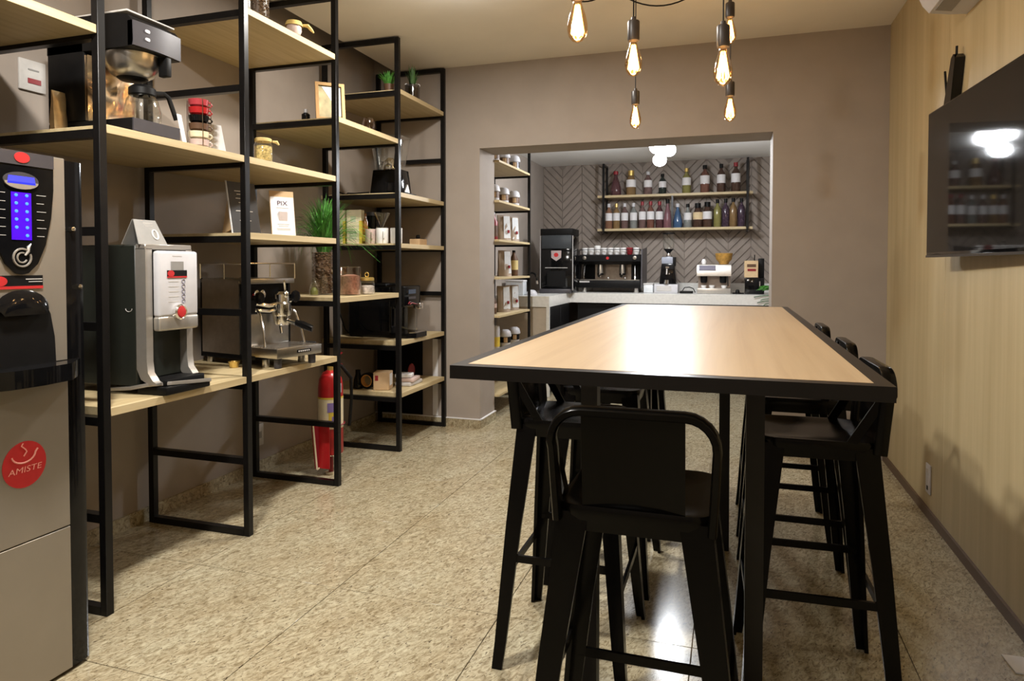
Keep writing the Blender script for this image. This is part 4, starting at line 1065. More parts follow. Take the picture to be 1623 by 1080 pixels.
am = thing('automatic_coffee_machine', 'bulky black automatic coffee machine on the waist high shelf of the last bay', 'coffee machine', (-2.145, 4.33, 0.736), Q)
AW = 0.135
put('body', MB().box(-AW, AW, 0.10, 0.44, 0.0, 0.36, bev=0.015, seg=3), M_BLKG, am)
put('head', MB().box(-AW, AW, 0.0, 0.11, 0.215, 0.362, bev=0.012, seg=3), M_BLKG, am)
put('lid', MB().box(-AW + 0.02, AW - 0.02, 0.15, 0.42, 0.360, 0.378, bev=0.006), M_BLKM, am)
put('display', MB().box(-0.06, 0.05, -0.002, 0.002, 0.305, 0.335), mat('blue grey display', (0.05, 0.07, 0.11), 0.1), am)
put('display_trim', MB().box(-0.06, 0.05, -0.002, 0.002, 0.268, 0.285), M_GUN, am)
put('red_mark', MB().tube([(-0.07, -0.002, 0.235), (-0.05, -0.002, 0.25), (-0.045, -0.002, 0.232), (-0.01, -0.002, 0.240), (0.03, -0.002, 0.232)], 0.004, 5), M_DRED, am)
put('brew_spout', MB().box(0.03, 0.09, -0.045, 0.01, 0.195, 0.240, bev=0.006), M_CHROME, am)
put('drip_tray', MB().prism([(-AW, 0.11), (-AW, -0.02), (-AW + 0.05, -0.07), (AW - 0.05, -0.07), (AW, -0.02), (AW, 0.11)], 'z', 0.0, 0.035), M_BLKG, am)
put('tray_plate', MB().prism([(-AW + 0.04, -0.02), (-AW + 0.06, -0.058), (AW - 0.06, -0.058), (AW - 0.03, -0.02)], 'z', 0.035, 0.038), M_CHROME, am)
put('water_tank', MB().box(AW + 0.002, AW + 0.055, 0.05, 0.20, 0.02, 0.20, bev=0.015, seg=3), M_GLASS, am)
tag(put('machine_cord', MB().tube([(-2.60, 4.12, 0.90), (-2.55, 4.10, 0.80), (-2.50, 4.10, 0.755), (-2.42, 4.12, 0.748)], 0.005, 6), M_BLKM), 'black cord hanging behind the automatic coffee machine', 'cable')

t = thing('wooden_block_box', 'light wooden box with a dark window on the lowest shelf', 'box', (-2.265, 4.09, 0.389), 0.25)
put('box', MB().box(-0.055, 0.055, 0, 0.11, 0, 0.122, bev=0.003, seg=1), M_KRAFT, t)
put('label', MB().box(-0.042, -0.020, -0.0012, 0.001, 0.065, 0.10), M_DRED, t)
put('window', MB().box(0.0558, 0.0545, 0.02, 0.09, 0.03, 0.11), M_PAPER, t)
t = thing('black_flask', 'black flask at the left end of the lowest shelf', 'flask', (-2.455, 4.11, 0.389))
put('body', MB().lathe([(0, 0), (0.034, 0), (0.036, 0.005), (0.030, 0.06), (0.018, 0.10), (0.018, 0.13), (0, 0.132)], n=18), M_BLKG, t)
t = thing('orange_ring_tape', 'black and orange tape roll standing on the lowest shelf', 'tape', (-2.385, 4.12, 0.389 + 0.056))
put('roll', MB().lathe([(0.042, -0.018), (0.055, -0.018), (0.055, 0.018), (0.042, 0.018), (0.042, -0.018)], n=24, ax='y'), M_BLKM, t)
put('core', MB().lathe([(0.036, -0.019), (0.042, -0.019), (0.042, 0.019), (0.036, 0.019), (0.036, -0.019)], n=24, ax='y'), mat('orange core', (0.55, 0.25, 0.05), 0.5), t)
for k, (dx, dy, w_, z, m, lab) in enumerate(((0, 0, 0.20, 0, M_PAPER, 'lowest pale paper bundle on the lowest shelf'), (0.01, -0.02, 0.16, 0.028, M_PINKC, 'pinkish paper bundle lying on the pale one on the lowest shelf'), (-0.01, -0.05, 0.10, 0.056, M_PAPER, 'white folded bundle topmost of the papers on the lowest shelf'))):
    t = thing('paper_bundle', lab, 'papers', (-2.20 + dx, 4.38 + dy, 0.389 + z + 0.001 * k), Q + 0.15 * k, 'papers on the lowest shelf')
    put('bundle', MB().box(-w_ / 2, w_ / 2, -0.06, 0.06, 0, 0.026, bev=0.006, seg=2), m, t)
t = thing('red_disc', 'dark red round lid standing behind the papers on the lowest shelf', 'lid', (-2.30, 4.62, 0.389 + 0.055), Q)
put('disc', MB().lathe([(0, -0.006), (0.048, -0.006), (0.054, 0), (0.048, 0.006), (0, 0.006)], n=26, ax='y'), M_DRED, t)

# corner: thin dark rectangle and white conduit against the back wall
t = thing('dark_rectangle', 'dark upright rectangle on the back wall behind the lowest shelves', 'panel', (-2.49, YW - 0.001, 0.0))
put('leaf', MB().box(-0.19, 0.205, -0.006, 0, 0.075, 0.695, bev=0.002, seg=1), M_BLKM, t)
t = thing('cable_trunking', 'white upright trunking on the back wall beside the last shelf post', 'trunking', (-2.178, YW - 0.0005, 0.075))
put('channel', MB().box(-0.022, 0.022, -0.0055, 0, 0, 0.65, bev=0.001, seg=1), M_PAPER, t)

# ---- fire extinguisher in its red stand
fe = thing('fire_extinguisher', 'red fire extinguisher with a printed label behind the third post', 'fire extinguisher', (-2.262, 3.475, 0.1195))
put('cylinder', MB().lathe([(0, 0.0), (0.066, 0.0), (0.073, 0.012), (0.073, 0.40), (0.066, 0.45), (0.045, 0.485), (0.02, 0.50), (0, 0.50)], n=30), M_REDM, fe)
put('base_ring', MB().lathe([(0.060, -0.001), (0.070, 0.0), (0.070, 0.006)], n=26), M_CHROME, fe)
lb = put('label', MB().lathe([(0.0738, 0.16), (0.0738, 0.345)], n=30), M_CREAM, fe)
put('label_print', MB().lathe([(0.0743, 0.335), (0.0743, 0.346)], n=30).lathe([(0.0743, 0.19), (0.0743, 0.28)], n=8, a0=-1.15, a1=-0.35), M_YEL, fe, kind='stuff')
put('label_mark', MB().lathe([(0.0747, 0.26), (0.0747, 0.315)], n=6, a0=-1.25, a1=-0.75).lathe([(0.0747, 0.20), (0.0747, 0.235)], n=6, a0=-0.9, a1=-0.5), mat('violet print', (0.22, 0.16, 0.42), 0.5), fe, kind='stuff')
put('upper_label', MB().lathe([(0.0738, 0.37), (0.0738, 0.425)], n=10, a0=-0.75, a1=0.0), mat('pale blue label', (0.50, 0.54, 0.62), 0.5), fe)
put('valve', MB().cyl((0, 0, 0.50), (0, 0, 0.545), 0.018, n=14), M_BRASS, fe)
put('handle', MB().bar((0.0, 0.0, 0.535), (0.03, 0.075, 0.525), 0.02, 0.007).bar((0, 0.0, 0.552), (0.045, 0.055, 0.60), 0.02, 0.006), M_DRED, fe)
put('hose', MB().tube([(0.0, 0.015, 0.525), (0.035, 0.06, 0.52), (0.075, 0.105, 0.44), (0.075, 0.11, 0.32), (0.065, 0.10, 0.15)], 0.010, 8), M_BLKM, fe)
sd = thing('extinguisher_stand', 'red and cream floor stand holding the fire extinguisher', 'stand', (-2.262, 3.475, 0.0))
put('base', MB().cyl((0, 0, 0.0), (0, 0, 0.012), 0.032, n=24), M_CREAM, sd)
put('stem', MB().cyl((0, 0, 0.012), (0, 0, 0.117), 0.014, n=10), M_DRED, sd)
put('side_panel', MB().prism([(-0.150, 0.335), (-0.095, 0.31), (-0.090, 0.06), (-0.112, 0.055)], 'x', -0.035, -0.02), M_DRED, sd)
put('side_panel', MB().prism([(-0.093, 0.32), (-0.090, 0.31), (-0.088, 0.06), (-0.092, 0.055)], 'x', -0.035, 0.05), M_REDM, sd)
put('panel_edge', MB().bar((-0.02, -0.152, 0.335), (-0.02, -0.113, 0.053), 0.005, 0.010), M_CREAM, sd)
put('panel_edge', MB().bar((-0.02, -0.113, 0.053), (-0.02, -0.08, 0.058), 0.005, 0.008), M_CREAM, sd)
put('bracket_ring', MB().tube([(0.081 * math.cos(2 * PI * i / 24), 0.081 * math.sin(2 * PI * i / 24), 0.30) for i in range(24)], 0.004, 6, closed=True), M_DRED, sd)

# ================================================================== SERVICE ROOM
# ---- open shelf on the left, seen past the jamb
ds = thing('display_shelf', 'narrow black framed shelf with pale boards just beyond the opening on the left', 'shelves', (-1.78, 6.0, 0))
DZ = [2.085, 1.765, 1.45, 1.145, 0.837, 0.53, 0.20]
dpost = MB().box(-0.011, 0.011, -0.011, 0.011, 0, 2.36).mesh('post', M_BLK)
for y in (0, -0.78):
    for x in ((0, -0.345) if y == 0 else (-0.345,)): put('post', dpost, None, ds, (x, y, 0))
    for z in DZ: put('rung', MB().box(-0.333, -0.012 if y == 0 else -0.10, y - 0.009, y + 0.009, z - 0.036, z - 0.0185), M_BLK, ds)
for z in DZ: put('shelf_board', MB().box(-0.36, 0.010, -0.878, -0.012, z - 0.018, z, bev=0.001, seg=1), M_SHELF, ds)
def wjar(lab, x, y, z, band):
    t = thing('lidded_jar', lab, 'jar', (x, y, z + 0.001), 0, 'white lidded jars on the open shelf beyond the opening')
    put('body', MB().lathe([(0, 0), (0.044, 0), (0.047, 0.006), (0.047, 0.10), (0.04, 0.105), (0, 0.105)], n=20), M_WHITE, t)
    put('band', MB().lathe([(0.0478, 0.036), (0.0478, 0.086)], n=20), band, t)
    put('patch', MB().lathe([(0.0483, 0.04), (0.0483, 0.082)], n=6, a0=-1.5, a1=-0.8), M_KRAFT, t)
    put('lid', MB().lathe([(0.053, 0.088), (0.056, 0.092), (0.054, 0.108), (0.046, 0.135), (0.030, 0.148), (0, 0.150)], n=22), M_WHITE, t)
wjar('white lidded jar on the top open shelf, middle of three', -1.89, 5.60, 2.085, M_BROWN)
wjar('white lidded jar on the top open shelf, right of three', -1.88, 5.86, 2.085, M_GUN)
wjar('white lidded jar on the top open shelf, half behind the jamb', -1.89, 5.34, 2.085, M_BROWN)
wjar('white lidded jar on the second open shelf, half behind the jamb', -1.89, 5.33, 1.765, M_BROWN)
wjar('white lidded jar on the second open shelf, middle of three', -1.89, 5.58, 1.765, M_BROWN)
wjar('white lidded jar on the second open shelf, right of three', -1.88, 5.85, 1.765, M_BROWN)
wjar('white lidded jar on the low open shelf, left one of two', -1.88, 5.60, 0.53, M_BLKM)
wjar('white lidded jar on the low open shelf, right one of two', -1.88, 5.86, 0.53, M_BLKM)
def pouchthing(lab, x, y, z, rz, seed, h=0.225, w=0.12):
    t = thing('coffee_pouch', lab, 'pouch', (x, y, z + 0.001), rz, 'coffee pouches on the open shelf beyond the opening')
    put('pouch', pouch(w, h, 0.075, seed), M_BAGK, t)
    put('front_label', MB().raw([(-0.012, -0.030, 0.025), (0.054, -0.024, 0.025), (0.050, -0.008, h * 0.96), (-0.008, -0.012, h * 0.96), (-0.012, -0.037, 0.025), (0.054, -0.031, 0.025), (0.050, -0.014, h * 0.96), (-0.008, -0.018, h * 0.96)],
        [(0, 1, 2, 3), (7, 6, 5, 4), (0, 4, 5, 1), (1, 5, 6, 2), (2, 6, 7, 3), (3, 7, 4, 0)]), M_BAGW, t)
    put('seal', MB().box(0.022, 0.040, -0.0385, -0.030, 0.07, 0.095), M_DRED, t)
pouchthing('silver fronted coffee pouch on the third open shelf, left of two', -1.88, 5.56, 1.45, 0.75, 11)
pouchthing('silver fronted coffee pouch on the third open shelf, right of two', -1.88, 5.80, 1.45, 0.75, 12)
pouchthing('silver fronted coffee pouch alone on the fourth open shelf', -1.88, 5.58, 1.145, 0.75, 13)
pouchthing('silver fronted coffee pouch on the fifth open shelf, left of two', -1.88, 5.55, 0.837, 0.75, 14)
pouchthing('silver fronted coffee pouch on the fifth open shelf, right of two', -1.88, 5.80, 0.837, 0.75, 15)
def sbottle(lab, x, y, z, prof, m, lm, lz0, lz1, lr, capm):
    t = thing('bottle', lab, 'bottle', (x, y, z + 0.001))
    put('body', MB().lathe(prof, n=18), m, t)
    put('label', MB().lathe([(lr, lz0), (lr, lz1)], n=18), lm, t)
    top = prof[-1][1]
    put('cap', MB().lathe([(0.015, top - 0.028), (0.015, top + 0.004), (0, top + 0.006)], n=14), capm, t)
P_ROUND = [(0, 0), (0.036, 0), (0.038, 0.006), (0.038, 0.15), (0.016, 0.195), (0.014, 0.225), (0, 0.226)]
sbottle('brown bottle with a yellow label on the fourth open shelf', -1.88, 5.85, 1.145, P_ROUND, M_BROWN, M_YEL if False else mat('straw label', (0.62, 0.50, 0.22), 0.6), 0.055, 0.14, 0.0386, M_BLKM)
sbottle('dark bottle with a white shoulder on the third open shelf by the jamb', -1.89, 5.32, 1.45, P_ROUND, M_DRED, M_BROWN, 0.03, 0.12, 0.0386, M_WHITE)
sbottle('small dark bottle on the fifth open shelf by the jamb', -1.89, 5.31, 0.837, [(0, 0), (0.03, 0), (0.032, 0.005), (0.032, 0.10), (0.014, 0.13), (0.013, 0.16), (0, 0.161)], M_BROWN, M_PINKC, 0.05, 0.085, 0.0326, M_BLKM)
sbottle('white and yellow bottle on the low open shelf by the jamb', -1.885, 5.35, 0.53, [(0, 0), (0.036, 0), (0.038, 0.006), (0.040, 0.16), (0.036, 0.20), (0, 0.201)], M_WHITE, M_YEL, 0.03, 0.11, 0.0405, M_WHITE)

# ---- worktop, cabinets
WZ = 0.95
wt = thing('worktop', 'white quartz worktop with a deep front edge in the service room', 'worktop', (-0.6, 7.3, WZ))
put('slab', MB().prism([(-1.548, -1.18), (-1.02, -1.18), (-1.02, -0.30), (1.398, -0.30), (1.398, 0.548), (-1.548, 0.548)], 'z', -0.10, 0.0), M_QUARTZ, wt)
put('upstand', MB().box(-1.548, 1.398, 0.520, 0.546, 0.0, 0.095), M_QUARTZ, wt)
put('waterfall_edge', MB().box(-1.048, -1.02, -1.18, -1.150, -0.948, -0.10), M_QUARTZ, wt)
ep = thing('end_panel', 'beige panel closing the near end of the service counter', 'panel', (-1.87, 6.14, 0))
put('board', MB().box(-0.275, 0.219, 0.0, 0.025, 0.002, 0.848), M_BEIGE, ep)
cb = thing('base_cabinet', 'black base cabinets under the white worktop along the back', 'cabinet', (-0.4, 7.04, 0))
put('body', MB().box(-1.15, 1.19, 0.02, 0.80, 0.08, 0.846), M_BLKM, cb)
put('plinth', MB().box(-1.15, 1.19, 0.06, 0.08, 0.002, 0.08), M_BLK, cb)
for k in range(4):
    d = put('door', MB().box(-1.15 + 0.586 * k, -1.15 + 0.586 * k + 0.582, 0.0, 0.02, 0.09, 0.84, bev=0.002, seg=1), M_BLKM, cb)
    put('handle', MB().box(-1.15 + 0.586 * k + 0.2, -1.15 + 0.586 * k + 0.38, -0.012, 0.0, 0.815, 0.825), M_BLK, d)
cb = thing('base_cabinet', 'black base cabinet under the left wing of the white worktop', 'cabinet', (-1.64, 6.6, 0))
put('body', MB().box(-0.48, 0.0, -0.41, 0.36, 0.08, 0.846), M_BLKM, cb)
for k in range(2): put('door', MB().box(0.0, 0.018, -0.405 + 0.385 * k, -0.024 + 0.385 * k, 0.09, 0.84, bev=0.002, seg=1), M_BLKM, cb)

# ---- superautomatic tower in the corner
st = thing('tower_coffee_machine', 'tall black coffee tower in the corner of the white worktop', 'coffee machine', (-1.745, 6.88, WZ + 0.001))
put('body', MB().box(-0.172, 0.172, 0.02, 0.32, 0.0, 0.60, bev=0.006), M_BLKG, st)
put('hopper', MB().box(-0.172, 0.172, 0.0, 0.32, 0.602, 0.675, bev=0.006), M_BLKM, st)
put('upper_panel', MB().box(-0.160, 0.160, -0.002, 0.021, 0.465, 0.605, bev=0.003), mat('dark blue grey panel', (0.035, 0.04, 0.045), 0.35), st)
put('front_door', MB().box(-0.165, 0.165, 0.0, 0.021, 0.05, 0.455, bev=0.003), M_BLKG, st)
bgx = put('badge', MB().prism([(-0.055, 0.445), (0.055, 0.445), (0.052, 0.37), (0.0, 0.335), (-0.052, 0.37)], 'y', -0.005, 0.001), mat('pinkish silver badge', (0.42, 0.34, 0.33), 0.4), st)
put('badge_mark', MB().prism(ell(0.024, 0.022, 18, 0.0, 0.40), 'y', -0.007, -0.005), M_RED, bgx)
put('trim_line', MB().box(-0.12, 0.12, -0.003, 0.001, 0.262, 0.268), M_LGREY, st)
put('niche', MB().box(-0.10, 0.10, -0.002, 0.001, 0.07, 0.23), M_BLKM, st)
put('tray', MB().box(-0.165, 0.165, -0.07, 0.02, 0.0, 0.045, bev=0.004), M_GUN, st)
put('side_trim', MB().box(0.172, 0.176, 0.0, 0.02, 0.03, 0.60).box(-0.176, -0.172, 0.0, 0.02, 0.03, 0.60), M_LGREY, st, kind='stuff')
kt = thing('hot_water_tap', 'black gooseneck tap with a steel tip beside the corner coffee tower', 'tap', (-1.99, 6.62, WZ + 0.001))
put('body', MB().lathe([(0, 0), (0.035, 0), (0.03, 0.02), (0.018, 0.05), (0.016, 0.10), (0, 0.10)], n=16), M_BLKG, kt)
put('spout', MB().tube([(0, 0, 0.09), (0.0, 0, 0.16), (0.02, 0, 0.20), (0.055, 0, 0.215), (0.09, 0, 0.20), (0.105, 0, 0.165), (0.11, 0, 0.135)], 0.010, 8), M_BLKG, kt)
put('tip', MB().cyl((0.11, 0, 0.135), (0.114, 0, 0.10), 0.012, n=10), M_CHROME, kt)
bw_ = thing('white_bowl', 'small white upturned bowl near the end of the left worktop wing', 'bowl', (-1.86, 6.36, WZ + 0.001))
put('bowl', MB().lathe([(0.055, 0.0), (0.052, 0.022), (0.034, 0.045), (0.02, 0.05), (0, 0.05)], n=20), M_WHITE, bw_)
wc = thing('white_crate', 'pale blue white carton on the worktop behind the open shelf', 'box', (-2.02, 6.36, WZ + 0.001))
put('carton', MB().box(-0.09, 0.09, -0.06, 0.06, 0, 0.13, bev=0.004), M_BAGW, wc)
put('lid', MB().box(-0.093, 0.093, -0.063, 0.063, 0.13, 0.145, bev=0.003), M_PAPER, wc)

# ---- two group espresso machine with cups
e2 = thing('two_group_espresso_machine', 'wide black two group espresso machine on the white worktop', 'espresso machine', (-1.245, 7.22, WZ + 0.001))
for x in (-0.28, 0.28):
    for y in (0.05, 0.42): put('foot', MB().lathe([(0.022, 0), (0.026, 0.01), (0.024, 0.05), (0, 0.05)], (x, y, 0), 14), M_STEEL, e2)
put('base', MB().box(-0.34, 0.33, 0.0, 0.48, 0.048, 0.13, bev=0.01), M_BLKM, e2)
put('drip_grille', MB().box(-0.33, 0.32, 0.002, 0.24, 0.130, 0.137), M_STEEL, e2)
put('name_badge', MB().box(-0.325, -0.215, -0.003, 0.002, 0.105, 0.122), M_LGREY, e2)
put('backplate', MB().box(-0.20, 0.20, 0.245, 0.262, 0.137, 0.30), mat('bronze steel backplate', (0.32, 0.26, 0.21), 0.3, metal=0.7, var=0.15), e2)
put('body', MB().box(-0.335, 0.325, 0.255, 0.48, 0.13, 0.40, bev=0.008), M_BLKM, e2)
put('hood', MB().prism([(-0.0, 0.335), (0.0, 0.395), (0.02, 0.405), (0.48, 0.405), (0.48, 0.30), (0.12, 0.30)], 'x', -0.335, 0.325), M_BLKM, e2)
put('side_panel', MB().prism([(0.03, 0.13), (0.10, 0.13), (0.16, 0.30), (0.03, 0.36)], 'x', -0.345, -0.335), M_BLKM, e2)
put('side_panel', MB().prism([(0.03, 0.05), (0.48, 0.05), (0.48, 0.49), (0.06, 0.46)], 'x', 0.330, 0.342), M_GUN, e2)
for x in (-0.12, 0.12):
    put('group_head', MB().lathe([(0.032, 0.20), (0.036, 0.205), (0.036, 0.255), (0.028, 0.30), (0, 0.30)], (x, 0.13, 0), 16), M_STEEL, e2)
    g = put('portafilter', MB().cyl((x, 0.13, 0.185), (x, 0.13, 0.205), 0.034, n=14).cyl((x, 0.10, 0.193), (x + 0.01, -0.02, 0.178), 0.013, 0.016, n=10), M_BLKG, e2)
    put('spout', MB().cyl((x, 0.12, 0.16), (x, 0.12, 0.186), 0.010, n=8), M_CHROME, g)
for x in (-0.27, 0.27):
    put('steam_wand', MB().tube([(x, 0.06, 0.31), (x, 0.02, 0.28), (x * 1.02, -0.01, 0.17), (x * 1.02, -0.015, 0.14)], 0.006, 6), M_CHROME, e2)
    put('steam_knob', MB().lathe([(0, -0.015), (0.02, -0.012), (0.022, 0.01), (0.01, 0.015)], (x, 0.0, 0.37), 14, ax='y'), M_STEEL, e2)
for x in (-0.29, -0.02, 0.16): put('chrome_jug_mark', MB().sphere((x, 0.05, 0.155), 0.013, 8, 6), M_CHROME, e2)
put('red_badge', MB().prism(ell(0.016, 0.016, 16, -0.02, 0.368), 'y', -0.004, 0.003), M_RED, e2)
put('cup_rail', MB().tube([(-0.33, 0.02, 0.46), (0.32, 0.02, 0.46), (0.32, 0.46, 0.46), (-0.33, 0.46, 0.46)], 0.004, 6, closed=True).cyl((-0.33, 0.46, 0.405), (-0.33, 0.46, 0.46), 0.004, n=6).cyl((0.32, 0.46, 0.405), (0.32, 0.46, 0.46), 0.004, n=6).cyl((-0.33, 0.02, 0.405), (-0.33, 0.02, 0.46), 0.004, n=6).cyl((0.32, 0.02, 0.405), (0.32, 0.02, 0.46), 0.004, n=6), M_BLKG, e2)
cupx = [-0.285, -0.215, -0.145, -0.075, -0.005, 0.065, 0.135, 0.205, 0.275]
for k, dx in enumerate(cupx):
    m = M_DRED if k == 7 else M_MUG
    lab = 'dark red cup among the white ones on the wide espresso machine' if k == 7 else ('leftmost' if k == 0 else 'rightmost' if k == 8 else ['', 'second', 'third', 'fourth', 'fifth', 'sixth', 'seventh'][k]) + ' white cup from the left on the wide espresso machine' if k not in (0, 8) else ('leftmost' if k == 0 else 'rightmost') + ' white cup on top of the wide espresso machine'
    t = thing('coffee_cup', lab, 'cup', (-1.245 + dx, 7.30, WZ + 0.407), 0.3 * k, 'cups warming on the wide espresso machine')
    hgt = 0.074 if k != 2 else 0.098
    put('bowl', MB().lathe([(0, 0), (0.022, 0), (0.031, 0.012), (0.0345, hgt), (0.031, hgt), (0.026, 0.014), (0, 0.008)], n=16), m, t)
t = thing('glass_jug', 'small clear glass standing among the cups on the wide espresso machine', 'glass', (-1.21, 7.40, WZ + 0.407))
put('glass', MB().lathe([(0, 0), (0.022, 0), (0.025, 0.12)], n=16), M_GLASS, t)

# ---- grinder with hopper on a white drawer
dr = thing('knock_drawer', 'white drawer box under the tall black grinder', 'drawer', (-0.645, 7.22, WZ + 0.001))
put('box', MB().box(-0.125, 0.115, 0.0, 0.26, 0, 0.092, bev=0.004), M_WHITE, dr)
put('front', MB().box(-0.10, 0.05, -0.004, 0.001, 0.02, 0.075, bev=0.002, seg=1), M_LGREY, dr)
g2 = thing('tall_grinder', 'tall black coffee grinder with a glass hopper at the middle of the worktop', 'grinder', (-0.635, 7.34, WZ + 0.094))
put('body', MB().box(-0.088, 0.088, -0.09, 0.12, 0.0, 0.215, bev=0.01, taper=(0.022, 0.02)), M_BLKG, g2)
put('collar', MB().box(-0.066, 0.050, -0.075, 0.09, 0.215, 0.285, bev=0.006), mat('blue grey collar', (0.30, 0.32, 0.38), 0.35), g2)
put('side_block', MB().box(0.050, 0.072, -0.07, 0.09, 0.19, 0.285, bev=0.004), M_BLKM, g2)
put('adjuster', MB().lathe([(0.02, 0.285), (0.024, 0.30), (0.016, 0.325), (0, 0.328)], n=14), M_CHROME, g2)
put('hopper_base', MB().lathe([(0.020, 0.325), (0.022, 0.335), (0.050, 0.365), (0.050, 0.372)], n=18), M_BLKM, g2)
put('hopper', MB().lathe([(0.050, 0.372), (0.058, 0.40), (0.062, 0.53)], n=20), M_GLASS, g2)
put('hopper_lid', MB().lathe([(0.064, 0.53), (0.064, 0.54), (0, 0.545)], n=20), M_BLKM, g2)
put('chute', MB().cyl((-0.01, -0.085, 0.16), (-0.01, -0.10, 0.10), 0.012, n=10), M_STEEL, g2)
put('dose_cup', MB().lathe([(0, 0.0), (0.026, 0.0), (0.028, 0.04), (0.024, 0.04)], (-0.01, -0.115, 0.004), 16), M_CHROME, g2)
put('switch', MB().box(-0.022, 0.012, -0.082, -0.075, 0.168, 0.184), M_CHROME, g2)
t = thing('white_canister', 'small pale canister between the espresso machine and the drawer box', 'canister', (-0.835, 7.24, WZ + 0.001))
put('body', MB().box(-0.05, 0.05, 0, 0.10, 0, 0.085, bev=0.008), M_BAGW, t)
put('lid', MB().box(-0.052, 0.052, -0.002, 0.102, 0.085, 0.10, bev=0.004), M_LGREY, t)
t = thing('black_scale', 'black scale with a cable right of the drawer box', 'scale', (-0.44, 7.22, WZ + 0.001))
put('plate', MB().box(-0.07, 0.06, 0, 0.12, 0, 0.022, bev=0.004), M_BLKM, t)
put('cable', MB().tube([(-0.05, 0.10, 0.02), (-0.03, 0.14, 0.055), (0.02, 0.15, 0.06), (0.06, 0.14, 0.045), (0.08, 0.12, 0.006)], 0.005, 6), M_BLKM, t)

# ---- silver coffee machine with basket
s2 = thing('silver_coffee_machine', 'squat silver coffee machine carrying a wooden bowl', 'coffee machine', (-0.17, 7.22, WZ + 0.001))
put('base', MB().box(-0.165, 0.165, -0.02, 0.30, 0, 0.055, bev=0.005), M_SIL, s2)
put('back', MB().box(-0.160, 0.160, 0.10, 0.30, 0.055, 0.18), mat('warm steel back', (0.36, 0.30, 0.26), 0.35, metal=0.5), s2)
put('head', MB().prism([(-0.02, 0.18), (-0.02, 0.225), (0.02, 0.295), (0.30, 0.30), (0.30, 0.18)], 'x', -0.168, 0.168), M_SIL, s2)
put('display', MB().obox((-0.065, -0.002, 0.262), Vector((1, 0, 0)), Vector((0, 0.5, 0.866)).normalized(), Vector((0, -0.866, 0.5)).normalized(), 0.082, 0.028, 0.006), mat('grey display', (0.13, 0.12, 0.16), 0.25), s2)
for x in (-0.10, 0.09):
    put('group_head', MB().lathe([(0.028, 0.11), (0.034, 0.125), (0.034, 0.18)], (x, 0.04, 0), 14).cyl((x, 0.04, 0.11), (x, 0.04, 0.112), 0.028, n=14), M_BLKM, s2)
for x in (-0.10, -0.02, 0.10):
    put('cup', MB().lathe([(0, 0.056), (0.022, 0.056), (0.030, 0.085), (0.027, 0.085), (0, 0.06)], (x, 0.03, 0), 14), M_MUG, s2)
put('wand', MB().tube([(0.13, 0.0, 0.18), (0.135, -0.03, 0.15), (0.14, -0.04, 0.08)], 0.005, 6), M_BLKM, s2)
t = thing('wooden_bowl', 'round wooden bowl on top of the squat silver machine', 'bowl', (-0.075, 7.37, WZ + 0.302))
put('bowl', MB().lathe([(0, 0.0), (0.045, 0.0), (0.050, 0.018), (0.078, 0.05), (0.088, 0.115), (0.084, 0.115), (0.072, 0.055), (0, 0.03)], n=24), mat('honey wood bowl', (0.42, 0.23, 0.05), 0.45, var=0.3, scale=40), t)
t = thing('white_pourer', 'small white cup at the left on top of the squat silver machine', 'cup', (-0.275, 7.36, WZ + 0.302))
put('bowl', MB().lathe([(0, 0), (0.02, 0), (0.026, 0.03), (0.016, 0.055), (0.013, 0.055), (0, 0.01)], n=16), M_MUG, t)
t = thing('black_knob_tool', 'small black tool lying between the silver machine and the kraft box', 'tool', (0.060, 7.20, WZ + 0.001))
put('body', MB().lathe([(0, 0), (0.02, 0), (0.022, 0.03), (0.012, 0.045), (0, 0.046)], n=14), M_BLKM, t)
put('plate', MB().box(-0.05, 0.065, 0.03, 0.10, 0, 0.012), M_BLKM, t)
# ---- black stand with kraft box at the right
t = thing('black_grinder_stand', 'black boxy grinder at the right end of the worktop', 'grinder', (0.215, 7.22, WZ + 0.001))
put('body', MB().box(-0.085, 0.10, 0.0, 0.20, 0, 0.165, bev=0.006), M_BLKG, t)
put('column', MB().box(0.045, 0.10, 0.05, 0.20, 0.165, 0.36, bev=0.006), M_BLKM, t)
put('switch', MB().box(0.052, 0.062, -0.004, 0.001, 0.07, 0.13), M_CHROME, t)
t = thing('kraft_box', 'kraft coffee box with dark red print standing on the black grinder', 'box', (0.19, 7.22, WZ + 0.168))
put('box', MB().box(-0.066, 0.066, 0.0, 0.06, 0, 0.17, bev=0.003, seg=1), mat('pale kraft', (0.58, 0.42, 0.24), 0.7), t)
put('print', MB().box(-0.04, 0.045, -0.002, 0.001, 0.105, 0.135), M_BROWN, t)
put('red_print', MB().box(-0.035, 0.045, -0.002, 0.001, 0.065, 0.088), M_DRED, t)
put('stick', MB().cyl((0.03, 0.03, 0.17), (0.032, 0.03, 0.23), 0.005, n=8), M_BLKM, t)
tp = thing('trailing_plant', 'green trailing plant hanging over the right end of the worktop edge', 'plant', (0.33, 7.08, WZ + 0.002))
put('pot', MB().lathe([(0, 0), (0.045, 0), (0.06, 0.09), (0.054, 0.09), (0, 0.07)], (0.08, 0.06, 0), 18), M_BLKM, tp)
lf = MB(); r = random.Random(21)
def leaf(mb, p, d, ln, wd):
    p = Vector(p); d = Vector(d).normalized(); s_ = d.cross(Vector((0, 0, 1))).normalized(); u_ = Vector((0, 0, 0.2 * wd))
    c = [p, p + d * ln * .35 + s_ * wd + u_, p + d * ln * .7 + s_ * wd * .7, p + d * ln - Vector((0, 0, ln * .15)), p + d * ln * .7 - s_ * wd * .7, p + d * ln * .35 - s_ * wd + u_]
    mb.raw(c, [(0, 1, 2), (0, 2, 3), (0, 3, 4), (0, 4, 5)])
